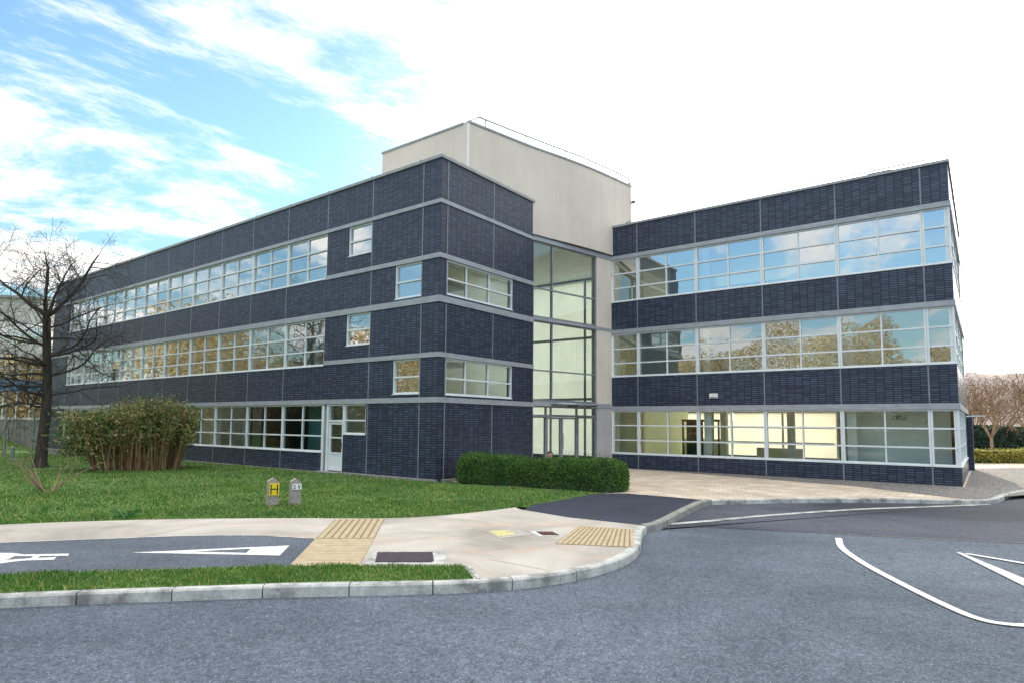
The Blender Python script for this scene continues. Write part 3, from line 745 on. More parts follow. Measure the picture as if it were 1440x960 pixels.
for a, b, hx in ((.795, 1.62, 1.55), (1.63, 2.525, 1.70)):
    mb = MB()
    for q_ in ((a, a+.08, .02, 2.05), (b-.08, b, .02, 2.05), (a+.08, b-.08, .02, .16), (a+.08, b-.08, 1.98, 2.05)): mb.box(FA, q_[0], q_[1], -.14, -.07, q_[2], q_[3])
    d_ = part('entrance_door', mb, 'frame_grey')
    g_ = MB(); g_.face([FA.p(a+.08, -.10, .16), FA.p(b-.08, -.10, .16), FA.p(b-.08, -.10, 1.98), FA.p(a+.08, -.10, 1.98)]); g_.build('glass', 'glass_green', d_)
    MB().tube([FA.p(hx, -.03, .8), FA.p(hx, -.03, 1.4)], .014).build('handle', 'steel', d_)
mb = MB().box(FA, .95, 3.15, .03, .62, 2.53, 2.56); cn = part('entrance_canopy', mb, 'frame_grey', 'thin grey canopy over the entrance doors')
for s in (1.9, 3.0): MB().tube([FA.p(s, .03, 2.50), FA.p(s, .6, 2.52)], .03).build('canopy_arm', 'frame_dark', cn)
MB().box(FA, 1.02, 1.85, .30, .52, 2.565, 2.60).build('canopy_light', 'frame_white', cn)

# tower
TC = P1 - AV*3.21; TE = P1 + AV*6.02; TL = TC + U*4.57; TB = TE + U*4.57
def ccw(p):
    a = sum(p[i][0]*p[(i+1) % len(p)][1]-p[(i+1) % len(p)][0]*p[i][1] for i in range(len(p))); return p if a > 0 else p[::-1]
FT = F(TC, AV).outdir(FA.o); FTL = F(TC, U).outdir(-V); TWL = 9.23
def bul(t): return .14*math.sin(math.pi*min(max((t-2.9)/6.33, 0), 1))**1.3
ARC = [FT.p(TWL*k/16, bul(TWL*k/16), 0)[:2] for k in range(17)]
tw = part('concrete_tower', MB().prism(ccw(ARC+[tuple(TB), tuple(TL)]), 9.075, 12.50), 'tower_concrete', 'pale board-marked concrete tower rising above the roof')
A2 = [FT.p(-.03+(TWL+.06)*k/16, bul(TWL*k/16)+.03, 0)[:2] for k in range(17)]; A3 = [FT.p(TWL*k/16, bul(TWL*k/16)-.25, 0)[:2] for k in range(17)]
tcm = MB().prism(ccw(A2+A3[::-1]), 12.503, 12.58).box(FTL, .26, 4.6, -.25, .03, 12.503, 12.58); tcm.build('tower_coping', 'coping', tw)
MB().box(FT, -.025, .03, -.05, .012, 10.3, 12.5).build('corner_trim', 'plate_white', tw)

rl = MB(); rl.tube([FT.p(.02, -.02, 12.56), FT.p(.45, .0, 12.86)] + [FT.p(t, bul(t)-.05, 12.9) for t in (2, 4, 5.5, 7, 8.5)] + [FT.p(9.1, -.05, 12.88), FT.p(9.2, -.05, 12.6)], .034)
for s in (.8, 2.8, 4.9, 6.7, 8.2, 9.1): rl.tube([FT.p(s, bul(s)-.05, 12.5), FT.p(s, bul(s)-.05, 12.9)], .022)
rl.build('handrail', 'steel', tw)
cam_m = MB().box(FT, 9.23, 9.32, -.12, .16, 11.75, 11.84).box(FT, 9.22, 9.26, -.1, -.04, 11.83, 11.95); cam_m.build('security_camera', 'black_paint', tw)
# wing roof rail
rl = MB(); rl.tube([FW.p(.55, -.3, 10.36), FW.p(.58, -.3, 10.52), FW.p(1.0, -.3, 10.56), FW.p(11.5, -.3, 10.60), FW.p(11.5, -.3, 10.36)], .024)
for s in (1.0, 3.0, 5.1, 7.0, 9.0, 10.9): rl.tube([FW.p(s, -.3, 10.3), FW.p(s, -.3, 10.57)], .012)
part('handrail', rl, 'steel')
part('roof_hatch', MB().box(FW, 9.81, 10.53, -1.0, -.4, 10.1, 10.56), 'interior_dark', 'low dark box behind the wing parapet')
# wall devices
al = MB().box(FW, 4.25, 4.56, .002, .09, 2.83, 3.01); a_ = part('alarm_box', al, 'plastic_white', 'white alarm box on the wing brickwork'); MB().box(FW, 4.28, 4.53, .09, .095, 2.845, 2.87).build('strobe', 'black_paint', a_); MB().box(FW, 4.39, 4.42, .09, .095, 2.93, 2.95).build('strobe', 'interior_teal', a_)
part('sounder', MB().box(FW, 2.41, 2.52, .002, .07, 2.70, 2.77), 'rust_iron', 'small dark red sounder on the wing brickwork')
fl = MB().tube([FS.p(7.9, 0, 2.24), FS.p(7.9, .35, 2.26)], .025).box(FS, 7.7, 8.1, .2, .62, 2.24, 2.29); part('wall_light', fl, 'plastic_white', 'white wall light on the wing side')

# bodies behind the facades: slabs, roofs, rear walls and rooms
def slab(fr, s0, s1, d0, d1, z0, z1, label=None, nm='floor_slab', mat=('interior_floor', 'interior_ceiling')):
    mb = MB(); mb.box(fr, s0, s1, d0, d1, z0, z1); mb.mi = [0, 0, 0, 0, 0, 1][:]; part(nm, mb, list(mat), label)
LDP = -12.6; LD2 = -8.6
for z0, z1 in ((-.3, .02), (2.62, 3.0), (5.84, 6.2)): slab(FL, 5.9, 33.7, -.28, LD2, z0, z1)
slab(FL, .28, 33.7, -.28, LD2, 9.0, 10.15, None, 'roof', ('coping', 'interior_ceiling')); slab(FL, .02, 6.0, LD2-.01, LDP, 9.0, 10.15, None, 'roof', ('coping', 'interior_ceiling'))
rw = MB()
for z0, z1 in ((-.8, .25), (8.9, 10.43)): rw.box(FL, 0, 6.2, LDP-.3, LDP, z0, z1)
for z0, z1 in ((-.8, .5), (2.5, 3.6), (5.7, 6.8), (8.9, 10.43)): rw.box(FL, 6.2, LEND, LD2-.3, LD2, z0, z1)  # rear wall drawn in and opened so sun reaches the added sheets
part('rear_wall', rw.box(FL, LEND-.25, LEND, LD2, -BD-.002, -.8, 10.43), 'brick')
for z0, z1 in ((.5, 2.5), (3.6, 5.7), (6.8, 8.9)):
    for k in range(6): part('added_backlit_sheet', MB().box(FL, 6.22+k*4.6, 6.22+k*4.6+4.54, LD2-.12, LD2-.10, z0, z1), 'backlit_sheet')  # added sheets; rear sun glows through them to brighten the rooms
part('interior_wall', MB().box(FL, 5.83, 5.98, -5.2, -.28, 0, 9.0), 'interior_wall')
part('interior_wall', MB().box(FL, 5.83, 5.89, LDP, -5.21, 0, 9.0), 'hall_backlit_sheet')  # wall made translucent so light from the rear sheets reaches the hall
wl = Boxes()
for z0, z1, dd in ((.02, 2.62, -2.5), (3.0, 5.84, -2.5), (6.2, 9.0, -3.2)): 
    for a, b in ((16.0, 33.6),) if z0 < 1 else ((6.0, 20.0), (24, 33.6)) if z0 < 4 else ((6.0, 33.6),): wl.box(FL, a, b, dd-.06, dd, z0, z1)
parts('interior_wall', wl, 'backlit_wall')  # partitions made translucent to pass the rear light forward
part('interior_wall', MB().box(FL, 11.2, 16.0, -1.36, -1.3, .02, 2.62), 'interior_wall')
wl = Boxes(); k = 0
for s in (10.87+2.55, 18.6, 23.7, 28.8): wl.box(FL, s-.05, s+.05, -4.2, -.3, .02, 2.62)
for s in (8.3, 13.46, 18.6, 23.7, 28.8): wl.box(FL, s-.05, s+.05, -3.4, -.3, 3.0, 5.84)
for s in (10.9, 16, 21.1, 26.2): wl.box(FL, s-.05, s+.05, -4.6, -.3, 6.2, 9.0)
parts('partition', wl, 'interior_wall')
parts('partition', Boxes().box(FL, 6.0, 8.33, -1.3, -1.2, .02, 2.62), 'interior_teal', 'teal room screen behind ground-floor windows')
parts('partition', Boxes().box(FL, 8.43, 10.9, -3.2, -3.1, .02, 2.62).box(FL, 8.36, 8.42, -3.1, -.3, .02, 2.62).box(FL, 11.05, 11.15, -4.2, -.3, .02, 2.62), 'interior_dark', 'dark room behind ground-floor windows')
cl = Boxes()
for s in (5.82+MOD*2, 5.82+MOD*4, 5.82+MOD*6, 5.82+MOD*8):
    for z0, z1 in ((.02, 2.62), (3.0, 5.84), (6.2, 9.0)): cl.box(FL, s+.08, s+.42, -.75, -.4, z0, z1)
cl.box(FL, 6.75, 7.05, -.75, -.45, 3.0, 5.84)
parts('column', cl, 'column_white')
# corner stair block
slab(FL, .28, 5.82, -.28, -5.0, -.3, .02)
slab(FL, .28, 5.82, -.28, -5.0, 2.44, 2.62); slab(FL, .28, 5.82, -.28, -5.0, 5.64, 5.84)
slab(FL, 3.2, 5.82, -.28, -5.0, 4.05, 4.2); slab(FL, 3.2, 5.82, -.28, -5.0, 7.25, 7.4)
# wing
for z0, z1 in ((-.3, -.02), (2.56, 2.95), (5.80, 6.15)): slab(FW, .05, WLEN-.28, -.28, -8.4, z0, z1); slab(FW, 7.5, WLEN-.28, -8.41, -9.9, z0, z1)
slab(FW, .02, WLEN-.28, -.28, -8.4, 9.02, 10.1, None, 'roof', ('coping', 'interior_ceiling')); slab(FW, 7.5, WLEN-.28, -8.41, -9.9, 9.02, 10.1, None, 'roof', ('coping', 'interior_ceiling'))
rw = MB(); WR = -8.4; WX = 7.2
for z0, z1 in ((-.6, .3), (2.45, 3.5), (5.7, 6.7), (8.9, 10.3)): rw.box(FW, 0, WX, WR-.3, WR, z0, z1)  # wing rear set forward, with openings made to admit the sun
rw.box(FW, WX, WX+.25, -10.2, WR-.3, -.6, 10.3).box(FW, WX+.25, WLEN-.02, -10.2, -9.92, -.6, 10.3)
part('rear_wall', rw, 'brick')
for z0, z1 in ((.3, 2.45), (3.5, 5.7), (6.7, 8.9)):
    for k in range(3): part('added_backlit_sheet', MB().box(FW, .02+k*2.4, .02+k*2.4+2.36, WR-.12, WR-.10, z0, z1), 'backlit_sheet')  # added sheets that glow with sun from behind, seen through the wing windows
for z in (.98, 1.7): part('window_transom', MB().box(FW, .15, 7.1, -8.3, -8.24, z-.035, z+.035), 'frame_white')
for s in (2.4, 4.85, 7.25): part('window_mullion', MB().box(FW, s-.05, s+.05, -8.36, -8.31, 0, 2.5), 'frame_white')
for s, z0, z1 in ((1.6, .3, 1.1), (5.2, .3, .75)): part('counter', MB().box(FW, s-1.2, s+.8, -7.3, -6.9, z0-.3, z1), 'interior_cream')
parts('interior_wall', Boxes().box(FW, 0.0, .1, -8.38, -.3, -.02, 9.02), 'backlit_wall_cream')  # wall made translucent to take light from the hall
parts('interior_wall', Boxes().box(FW, 8.76, 8.82, -8.2, -.5, -.02, 2.56).box(FW, 8.86, WLEN-.3, -1.86, -1.8, -.02, 2.56), 'interior_wall')
parts('interior_wall', Boxes().box(FW, .1, .14, -1.0, -.4, -.02, 2.55), 'interior_cream')
wl = Boxes().box(FW, .1, WLEN-.3, -5.1, -5.0, 2.95, 5.80).box(FW, .1, WLEN-.3, -6.1, -6.0, 6.15, 9.02)
parts('interior_wall', wl, 'backlit_wall')  # made translucent so the glow behind lights the front rooms
wl = Boxes()
for s in (1.24, 6.3): wl.box(FW, s-.05, s+.05, -5, -.3, 2.95, 5.80)
for s in (2.5, 8.83): wl.box(FW, s-.05, s+.05, -6, -.3, 6.15, 9.02)
parts('partition', wl, 'interior_wall')
parts('partition', Boxes().box(FW, 2.45, 5.9, -2.0, -1.9, 2.95, 5.80), 'interior_teal', 'teal screen behind first-floor wing windows')
parts('partition', Boxes().box(FW, 2.6, 6.2, -4.0, -3.9, 6.15, 8.0), 'interior_dark', 'dark screen behind top-floor wing windows')
cl = Boxes()
for s in WJ[1::2]:
    for z0, z1 in ((-.02, 2.56), (2.95, 5.80), (6.15, 9.02)): cl.box(FW, s+.07, s+.36, -.8, -.5, z0, z1)
for s in (2.6, 5.6): cl.box(FW, s, s+.28, -6.3, -6.0, -.02, 2.56)
parts('column', cl, 'column_white')
mb = MB()
for a in (1.55, 2.0, 2.45, 2.9, 3.2): mb.box(FW, a-.03, a+.03, -4.05, -3.95, 0, 1.95)
mb.box(FW, 1.5, 3.25, -4.05, -3.95, 1.95, 2.05); mb.box(FW, 1.72, 1.98, -4.02, -3.98, 0, 1.95); mb.box(FW, 2.62, 2.72, -4.02, -3.98, 0, 1.95)
mb.box(FW, 2.03, 2.42, -4.02, -3.98, 0, 1.95)
part('interior_door', mb, 'interior_dark', 'black framed inner doors seen through the wing windows')
ex = MB().box(FW, 10.14, 10.44, -1.66, -1.63, 2.05, 2.17); e_ = part('exit_sign', ex, 'exit_green', 'green emergency exit sign inside the wing')
pg = MB().box(FW, 10.17, 10.25, -1.63, -1.625, 2.07, 2.15).box(FW, 10.28, 10.36, -1.63, -1.625, 2.10, 2.12)
pg.face([FW.p(10.36, -1.625, 2.14), FW.p(10.36, -1.625, 2.08), FW.p(10.415, -1.625, 2.11)]); pg.build('pictogram', 'plate_white', e_)
# atrium hall
part('interior_wall', MB().box(FR, 12.5, 12.7, .02, .95, 0, 9.0), 'backlit_wall_cream')
slab(FA, -.3, AL+3, -.32, -7, -.3, .016); slab(FL, 0, 5.82, -5.02, LDP, -.3, .01); slab(FA, -.3, AL+.3, -.32, -5.0, 8.975, 9.06, None, 'roof', ('coping', 'interior_ceiling'))
part('added_backlit_sheet', MB().box(FL, .05, 5.8, LDP+.05, LDP+.07, .25, 8.9), 'hall_backlit_sheet')  # full-height sheet added, lit from behind to brighten the hall
for z in (3.0, 6.0): part('window_transom', MB().box(FL, .05, 5.8, LDP+.12, LDP+.2, z-.06, z+.06), 'frame_grey')
for k in (1.9, 3.9): part('window_mullion', MB().box(FL, k-.05, k+.05, LDP+.21, LDP+.28, .02, 8.9), 'frame_grey')
part('column', MB().tube([FA.p(2.2, -3.2, 0), FA.p(2.2, -3.2, 9)], .17, 16), 'column_white')

# ------------------------------------------------------------------ plants
def tubes_np(segs, sides):
    """segs (N,8): p0 p1 r0 r1 -> verts, quads"""
    S = np.asarray(segs, float); p0, p1, r0, r1 = S[:, :3], S[:, 3:6], S[:, 6], S[:, 7]
    d = p1-p0; L = np.linalg.norm(d, axis=1, keepdims=True); d = d/np.maximum(L, 1e-9)
    ref = np.where(np.abs(d[:, 2:3]) > .9, np.array([[1., 0, 0]]), np.array([[0, 0, 1.]]))
    a = np.cross(d, ref); a /= np.linalg.norm(a, axis=1, keepdims=True); b = np.cross(d, a)
    ang = np.arange(sides)*2*np.pi/sides; c = np.cos(ang)[None, :, None]; s = np.sin(ang)[None, :, None]
    off = a[:, None]*c+b[:, None]*s
    A = p0[:, None]+off*r0[:, None, None]; Bq = p1[:, None]+off*r1[:, None, None]
    Vv = np.concatenate([A, Bq], 1).reshape(-1, 3); base = np.arange(len(S))[:, None, None]*2*sides
    k = np.arange(sides); q = np.stack([k, k+sides, (k+1) % sides+sides, (k+1) % sides], 1)[None]
    return Vv, (base+q).reshape(-1, 4)
def grow(r_, p, d, length, rad, lvl, maxl, segs, up=.15, wig=.25, ratio=.62, kids=(5, 5, 4, 3), spread=.85, minr=.004):
    n = max(3, int(4+2*(maxl-lvl))); pos = Vector(p); dr = Vector(d).normalized(); step = length/n; pts = [(pos.copy(), rad)]
    for i in range(n):
        dr = (dr + Vector((r_.gauss(0, wig), r_.gauss(0, wig), r_.gauss(0, wig)+up))*.35).normalized()
        q = pos + dr*step; rr = max(minr, rad*(1-.7*(i+1)/n)); segs.append((lvl, *pos, *q, pts[-1][1], rr)); pos = q; pts.append((pos.copy(), rr))
    if lvl >= maxl: return
    nk = kids[min(lvl, len(kids)-1)]
    for k in range(nk):
        t = .25+.75*(k+r_.random())/nk; i = min(n-1, int(t*n)); a, ra = pts[i]; b, rb = pts[i+1]; f = t*n-i
        f = min(max(f, 0), 1)
        pp = a.lerp(b, f); ax = (b-a).normalized(); o = ax.orthogonal().normalized(); o.rotate(Matrix.Rotation(r_.uniform(0, 6.28), 3, ax))
        nd = (ax*(1-spread*.55)+o*spread).normalized()
        grow(r_, pp, nd, length*ratio*r_.uniform(.7, 1.15)*(1.1-.4*t), max(minr, (ra+(rb-ra)*f)*.62), lvl+1, maxl, segs, up, wig, ratio, kids, spread, minr)
def split_tree(t, segs, lv_trunk, matT, matC, sides=(7, 4)):
    a = [s[1:] for s in segs if s[0] <= lv_trunk]; b = [s[1:] for s in segs if s[0] > lv_trunk]
    Vv, q = tubes_np(a, sides[0]); raw('trunk', Vv, q, 4, matT, t, smooth=True)
    Vv, q = tubes_np(b, sides[1]); raw('crown', Vv, q, 4, matC, t, smooth=False)

# big bare tree on the left
tx, ty = -17.95, 24.25; tz = float(hgt(tx, ty))-.02
t = thing('bare_tree', 'large dark leafless tree with spreading branches on the left lawn', 'tree', (tx, ty, tz))
r_ = random.Random(5); segs = []
RT = Vector((.8, .6, 0)); DPV = Vector((-.6, .8, 0))   # picture-right and away, roughly
def P_(a, b, z): return Vector((tx, ty, tz)) + RT*a + DPV*b + Vector((0, 0, z))
tr = [P_(0, 0, -.1), P_(.0, 0, .25), P_(.02, 0, 1.0), P_(.06, 0, 2.2), P_(.03, 0, 3.4), P_(-.05, 0, 4.6), P_(-.12, 0, 5.75)]
rad = [.31, .22, .19, .175, .16, .15, .135]
for i in range(len(tr)-1): segs.append((0, *tr[i], *tr[i+1], rad[i], rad[i+1]))
kk = dict(up=.16, wig=.42, ratio=.60, kids=(7, 8, 7, 6), spread=.9, minr=.0044)
for d, ln, ra in (((-.62, .1, .9), 3.2, .08), ((.55, -.1, .85), 3.1, .085), ((.05, .5, 1), 2.7, .06), ((-.15, -.5, 1), 2.6, .055)):
    dd = RT*d[0]+DPV*d[1]+Vector((0, 0, d[2])); grow(r_, tr[-1], dd, ln, ra, 1, 4, segs, **kk)
for z in (2.4, 2.75, 3.1, 3.5, 3.9, 4.25, 4.6, 4.9, 5.3):
    for _ in range(3):
        az = r_.uniform(0, 6.28); d = RT*math.cos(az)*1.25+DPV*math.sin(az)*.8+Vector((0, 0, .05+.10*(z-2.4)))
        i = max(j for j in range(len(tr)) if tr[j].z-tz <= z); f = 0 if i >= len(tr)-1 else (z+tz-tr[i].z)/(tr[i+1].z-tr[i].z)
        pp = tr[i].lerp(tr[min(i+1, len(tr)-1)], f)
        grow(r_, pp, d, r_.uniform(2.3, 3.5), r_.uniform(.032, .058), 1, 4, segs, up=.03, wig=.45, ratio=.58, kids=(6, 7, 6, 4), spread=.9, minr=.0044)
split_tree(t, segs, 1, 'bark_dark', 'bark_dark', (7, 3))

def cards(n, posf, size, asp, nrmf=None, curl=0, tilt=None):
    """n leaf quads (diamond-shaped) at positions posf -> verts, quads"""
    P = posf(n); n = len(P)
    d = rng.normal(size=(n, 3))
    if tilt is not None: d = d*tilt[1] + np.array(tilt[0])
    d /= np.linalg.norm(d, axis=1, keepdims=True)
    e = rng.normal(size=(n, 3)); w = np.cross(d, e); w /= np.linalg.norm(w, axis=1, keepdims=True)
    sz = size*rng.uniform(.6, 1.35, n)[:, None]; l = d*sz; w = w*sz*asp
    Q = np.stack([P-l*.5, P+w*.5-l*.05, P+l*.5, P-w*.5-l*.05], 1)
    return Q.reshape(-1, 3), np.arange(n*4).reshape(-1, 4)

# bamboo-like clump
bx_, by_ = -13.45, 23.6; bz = float(hgt(bx_, by_))-.02
t = thing('bamboo_clump', 'wide bushy clump of brown canes with green leaf tops near the long wall', 'shrub', (bx_, by_, bz))
segs = []; tips = []
def bpos(a, b): return np.array([bx_, by_]) + np.array([.86, .5])*a + np.array([-.5, .86])*b
for i in range(950):
    a0 = rnd.gauss(0.15, .95); b0 = rnd.gauss(0, .42); a0 = max(-1.8, min(.85+rnd.random()*.25, a0))
    ln = rnd.uniform(1.35, 2.6)*(1.12 if rnd.random() < .08 else 1)*(1-.09*a0*a0); out = a0*rnd.uniform(.10, .42)
    p = bpos(a0*.92, b0); tp = bpos(a0*.92+out+rnd.gauss(0, .2), b0*1.7+rnd.gauss(0, .3)); z = bz
    mid = np.r_[(p*.6+tp*.4), z+ln*.6]; q0 = np.r_[p, z-.05]; q1 = np.r_[tp, z+ln]
    rr = rnd.uniform(.006, .013); segs.append((*q0, *mid, rr, rr*.8)); segs.append((*mid, *q1, rr*.8, rr*.4)); tips.append((q0, mid, q1))
Vv, q = tubes_np(segs, 4); raw('canes', Vv, q, 4, 'cane', t)
tips = np.array(tips)
def bleaf(n):
    k = rng.integers(0, len(tips), n); u = np.clip(rng.beta(4.2, 1.15, n), 0, 1)[:, None]
    low = rng.random(n) < .07; u[low] *= .45
    p = np.where(u < .5, tips[k, 0]+(tips[k, 1]-tips[k, 0])*u*2, tips[k, 1]+(tips[k, 2]-tips[k, 1])*(u-.5)*2)
    return p+rng.normal(size=(n, 3))*np.array([.11, .11, .09])
Vv, q = cards(24000, bleaf, .18, .2, tilt=((.1, 0, .1), 1)); raw('foliage', Vv, q, 4, 'bamboo_leaf', t)
def bleaf2(n):      # looser skirt of leaves on the left end
    a = rng.normal(-1.95, .42, n); z = rng.uniform(.55, 2.1, n); b = rng.normal(0, .5, n)
    pp = np.array([bx_, by_])+np.outer(a, [.86, .5])+np.outer(b, [-.5, .86]); return np.c_[pp, bz+z]
Vv, q = cards(3600, bleaf2, .17, .28); raw('foliage', Vv, q, 4, 'bamboo_leaf', t)

# clipped hedge before the entrance
H0 = np.array([-1.85, 19.42]); H1 = np.array([2.80, 16.80]); hd = H1-H0; HL = float(np.linalg.norm(hd)); hd /= HL; hn = np.array([-hd[1], hd[0]])
if hn[1] < 0: hn = -hn
t = thing('hedge', 'low clipped dark green hedge in front of the entrance', 'hedge', (*(H0+H1)/2, 0))
HWD = 1.35
def hsurf(a, c):      # a along 0..1, c around 0..1 (front, top, back)
    s = a*HL; bulge = 1+.05*np.sin(s*2.1)+.04*np.sin(s*5.3+1); ht = (.79+.035*np.sin(s*1.7+.5)+.02*np.sin(s*4.3)-.02*a)*np.minimum(1, .72+.28*np.minimum(np.minimum(a, 1-a)*HL/.35, 1)**.5)
    th = np.pi*(1.0-c); ex = .56
    y = np.sign(np.cos(th))*np.abs(np.cos(th))**ex; z = np.abs(np.sin(th))**ex
    endw = np.sqrt(np.clip(1-((np.abs(a-.5)*2-(1-.9/HL))/(.9/HL)).clip(0, 1)**2, .12, 1))
    off = HWD/2+y*HWD/2*bulge*endw
    P = H0[None]+np.outer(s, hd)+np.outer(off, hn); return np.c_[P, z*ht]
# inner body
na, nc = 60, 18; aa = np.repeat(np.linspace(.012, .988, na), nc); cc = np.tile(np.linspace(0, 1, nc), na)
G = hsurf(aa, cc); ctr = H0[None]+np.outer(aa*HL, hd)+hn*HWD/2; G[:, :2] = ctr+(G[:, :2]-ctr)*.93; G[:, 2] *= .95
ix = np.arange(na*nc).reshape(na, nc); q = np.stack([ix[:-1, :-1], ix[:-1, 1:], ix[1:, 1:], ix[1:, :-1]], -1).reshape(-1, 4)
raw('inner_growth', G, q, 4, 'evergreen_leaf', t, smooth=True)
def hleaf(n):
    a = np.clip(rng.random(n), 0, 1); e = rng.random(n) < .07; a[e] = np.where(rng.random(e.sum()) < .5, rng.uniform(0, .03, e.sum()), rng.uniform(.97, 1, e.sum()))
    P = hsurf(a, rng.random(n)); j = rng.normal(size=(n, 3))*.022; st = rng.random(n) < .06; j[st] = np.abs(j[st])*np.array([1, -1, 3.2]); return P+j
def hleaf_end(n):
    a = np.where(rng.random(n) < .5, .004, .996); P = hsurf(a, rng.random(n)); ctr = H0[None]+np.outer(a*HL, hd)+hn*HWD/2
    k = rng.random(n)[:, None]**.5; P[:, :2] = ctr+(P[:, :2]-ctr)*k; P[:, 2] *= rng.random(n)**.6; return P+rng.normal(size=(n, 3))*.03
V1, q1 = cards(60000, hleaf, .042, .55); V2, q2 = cards(5000, hleaf_end, .045, .55)
raw('foliage', np.r_[V1, V2], np.r_[q1, q2+len(V1)], 4, 'hedge_leaf', t)

# leafless little shrub on the lawn
sx, sy = -11.6, 16.0
t = thing('bare_shrub', 'small leafless shrub of thin pale stems on the lawn before the big tree', 'shrub', (sx, sy, 0))
segs = []; r_ = random.Random(3)
for i in range(11):
    az = r_.uniform(0, 6.28); grow(r_, (sx+.08*math.cos(az), sy+.08*math.sin(az), -.03), (math.cos(az)*.75, math.sin(az)*.5, .8), r_.uniform(.6, 1.45), .017, 1, 2, segs, .05, .35, .45, (3, 2), .6, .0045)
Vv, q = tubes_np([s[1:] for s in segs], 4); raw('stems', Vv, q, 4, 'bark_pale', t)
# weed by the path
wx, wy = -7.15, 11.9
t = thing('weed', 'spiky broad-leaved weed at the lawn edge by the pavement', 'plant', (wx, wy, 0)); mb = MB()
for i in range(22):
    az = rnd.uniform(0, 6.28); L = rnd.uniform(.12, .34); up = rnd.uniform(.3, 1.2); d = Vector((math.cos(az), math.sin(az), up)).normalized(); s_ = d.orthogonal().normalized()*.018
    p = Vector((wx+rnd.gauss(0, .06), wy+rnd.gauss(0, .05), -.01)); m = p+d*L*.6; e = p+d*L+Vector((0, 0, -.05))
    mb.face([p-s_*.4, m-s_, m+s_, p+s_*.4]); mb.face([m-s_, e, m+s_])
mb.build('leaves', 'weed_leaf', t)

# trees beyond the right-hand end
def leafless(name, label, loc, h, seed, mat, trunk_h, spreadv, lv=4, rad=.12, group=None, lean=1.0):
    t = thing(name, label, 'tree', loc, group); r_ = random.Random(seed); segs = []; x, y, z = loc
    segs.append((0, x, y, z-.1, x+.02, y, z+trunk_h*.5, rad, rad*.8)); segs.append((0, x+.02, y, z+trunk_h*.5, x, y, z+trunk_h, rad*.8, rad*.7))
    for k in range(9):
        az = k*2.4+r_.uniform(-.3, .3); s = spreadv*r_.uniform(.4, 1)
        grow(r_, (x, y, z+trunk_h*r_.uniform(.85, 1.02)), (math.cos(az)*s, math.sin(az)*s, 1), (h-trunk_h)*r_.uniform(.55, .8), rad*.35, 1, lv, segs, .12, .3, .6, (5, 6, 5, 3), .75, rad*.06)
    split_tree(t, segs, 1, mat[0], mat[1], (6, 3)); return t
leafless('vase_tree', 'small pale leafless tree with upswept branches behind the golden hedge', (27.5, 36.3, -.1), 4.9, 21, ('bark_pale', 'twig_brown'), 1.35, .75, 4, .10)
gl_ = 'leafless trees beyond the wing'
for i, (x, y, h, sd, lb) in enumerate([(43.5, 56, 8.3, 31, 'brown leafless tree beside the wing corner, in the rear row'), (48.5, 59, 8.6, 32, 'tall brown leafless tree, the middle one of the rear row'), (55, 62, 9.4, 33, 'reddish brown leafless tree at the right edge of the picture'), (36.5, 50, 6.6, 34, 'low twiggy tree close behind the pale vase-shaped tree')]):
    leafless('leafless_tree', lb, (x, y, -.3), h, sd, ('bark_pale', 'twig_brown'), 1.6, 1.1, 4, .2, gl_)
t = thing('evergreen_tree', 'dull green conifer standing among the leafless trees', 'tree', (47.5, 55.5, -.3))
MB().tube([(47.5, 55.5, -.4), (47.5, 55.5, 6.6)], .2, 7, 0, .03).build('trunk', 'bark_dark', t)
def conif(n):
    h = rng.random(n)**.8; r = (1-h)*1.7*(.45+.55*np.sqrt(rng.random(n)))*(.75+.25*np.sin(h*40)); a = rng.uniform(0, 6.283, n)
    return np.c_[47.5+r*np.cos(a), 55.5+r*np.sin(a), .8+h*6.0+rng.normal(size=n)*.08]
Vv, q = cards(7000, conif, .32, .35, tilt=((0, 0, -.4), 1)); raw('crown', Vv, q, 4, 'evergreen_leaf', t)
def box_plant(name, label, c, d, L, W, H, n, mat, size, inner):
    t = thing(name, label, 'hedge', (c[0], c[1], -.05)); d = np.array(d, float)/np.hypot(*d); nn = np.array([-d[1], d[0]])
    def f(n):
        a = rng.uniform(-L/2, L/2, n); b = rng.uniform(-W/2, W/2, n); z = rng.uniform(0, 1, n)**.7*H*(.88+.12*np.sin(a*2.1)*np.cos(a*.9+1)); k = rng.random(n)
        b = np.where(k < .45, np.sign(b)*W/2*(1+.08*np.sin(a*4)), b); z = np.where(k > .7, H*(.9+.1*np.sin(a*2.1)*np.cos(a*.9+1)), z)
        P = np.array(c)[None]+np.outer(a, d)+np.outer(b, nn); return np.c_[P, z-.05]+rng.normal(size=(n, 3))*.05
    Vv, q = cards(n, f, size, .6); raw('foliage', Vv, q, 4, mat, t)
    fr = F(np.array(c)-d*L/2, d).outdir(nn); MB().box(fr, .1, L-.1, -W/2+.12, W/2-.12, -.1, H*.82).build('inner_growth', inner, t); return t
box_plant('low_hedge', 'sunlit golden green low hedge beside the path past the wing', (25.6, 33.3), (1, .12), 5.6, 1.2, .72, 9000, 'gold_leaf', .09, 'evergreen_leaf')
box_plant('tall_hedge', 'dark evergreen hedge behind the pale vase-shaped tree', (36.5, 45.5), (1, .1), 15, 2.0, 2.0, 12000, 'evergreen_leaf', .2, 'interior_dark')
sheet('path', [(18.8, 27.9), (33, 29.6), (33, 31.3), (20.0, 29.6)], -.010, 'pavement_concrete', 'pale path beyond the gravel')
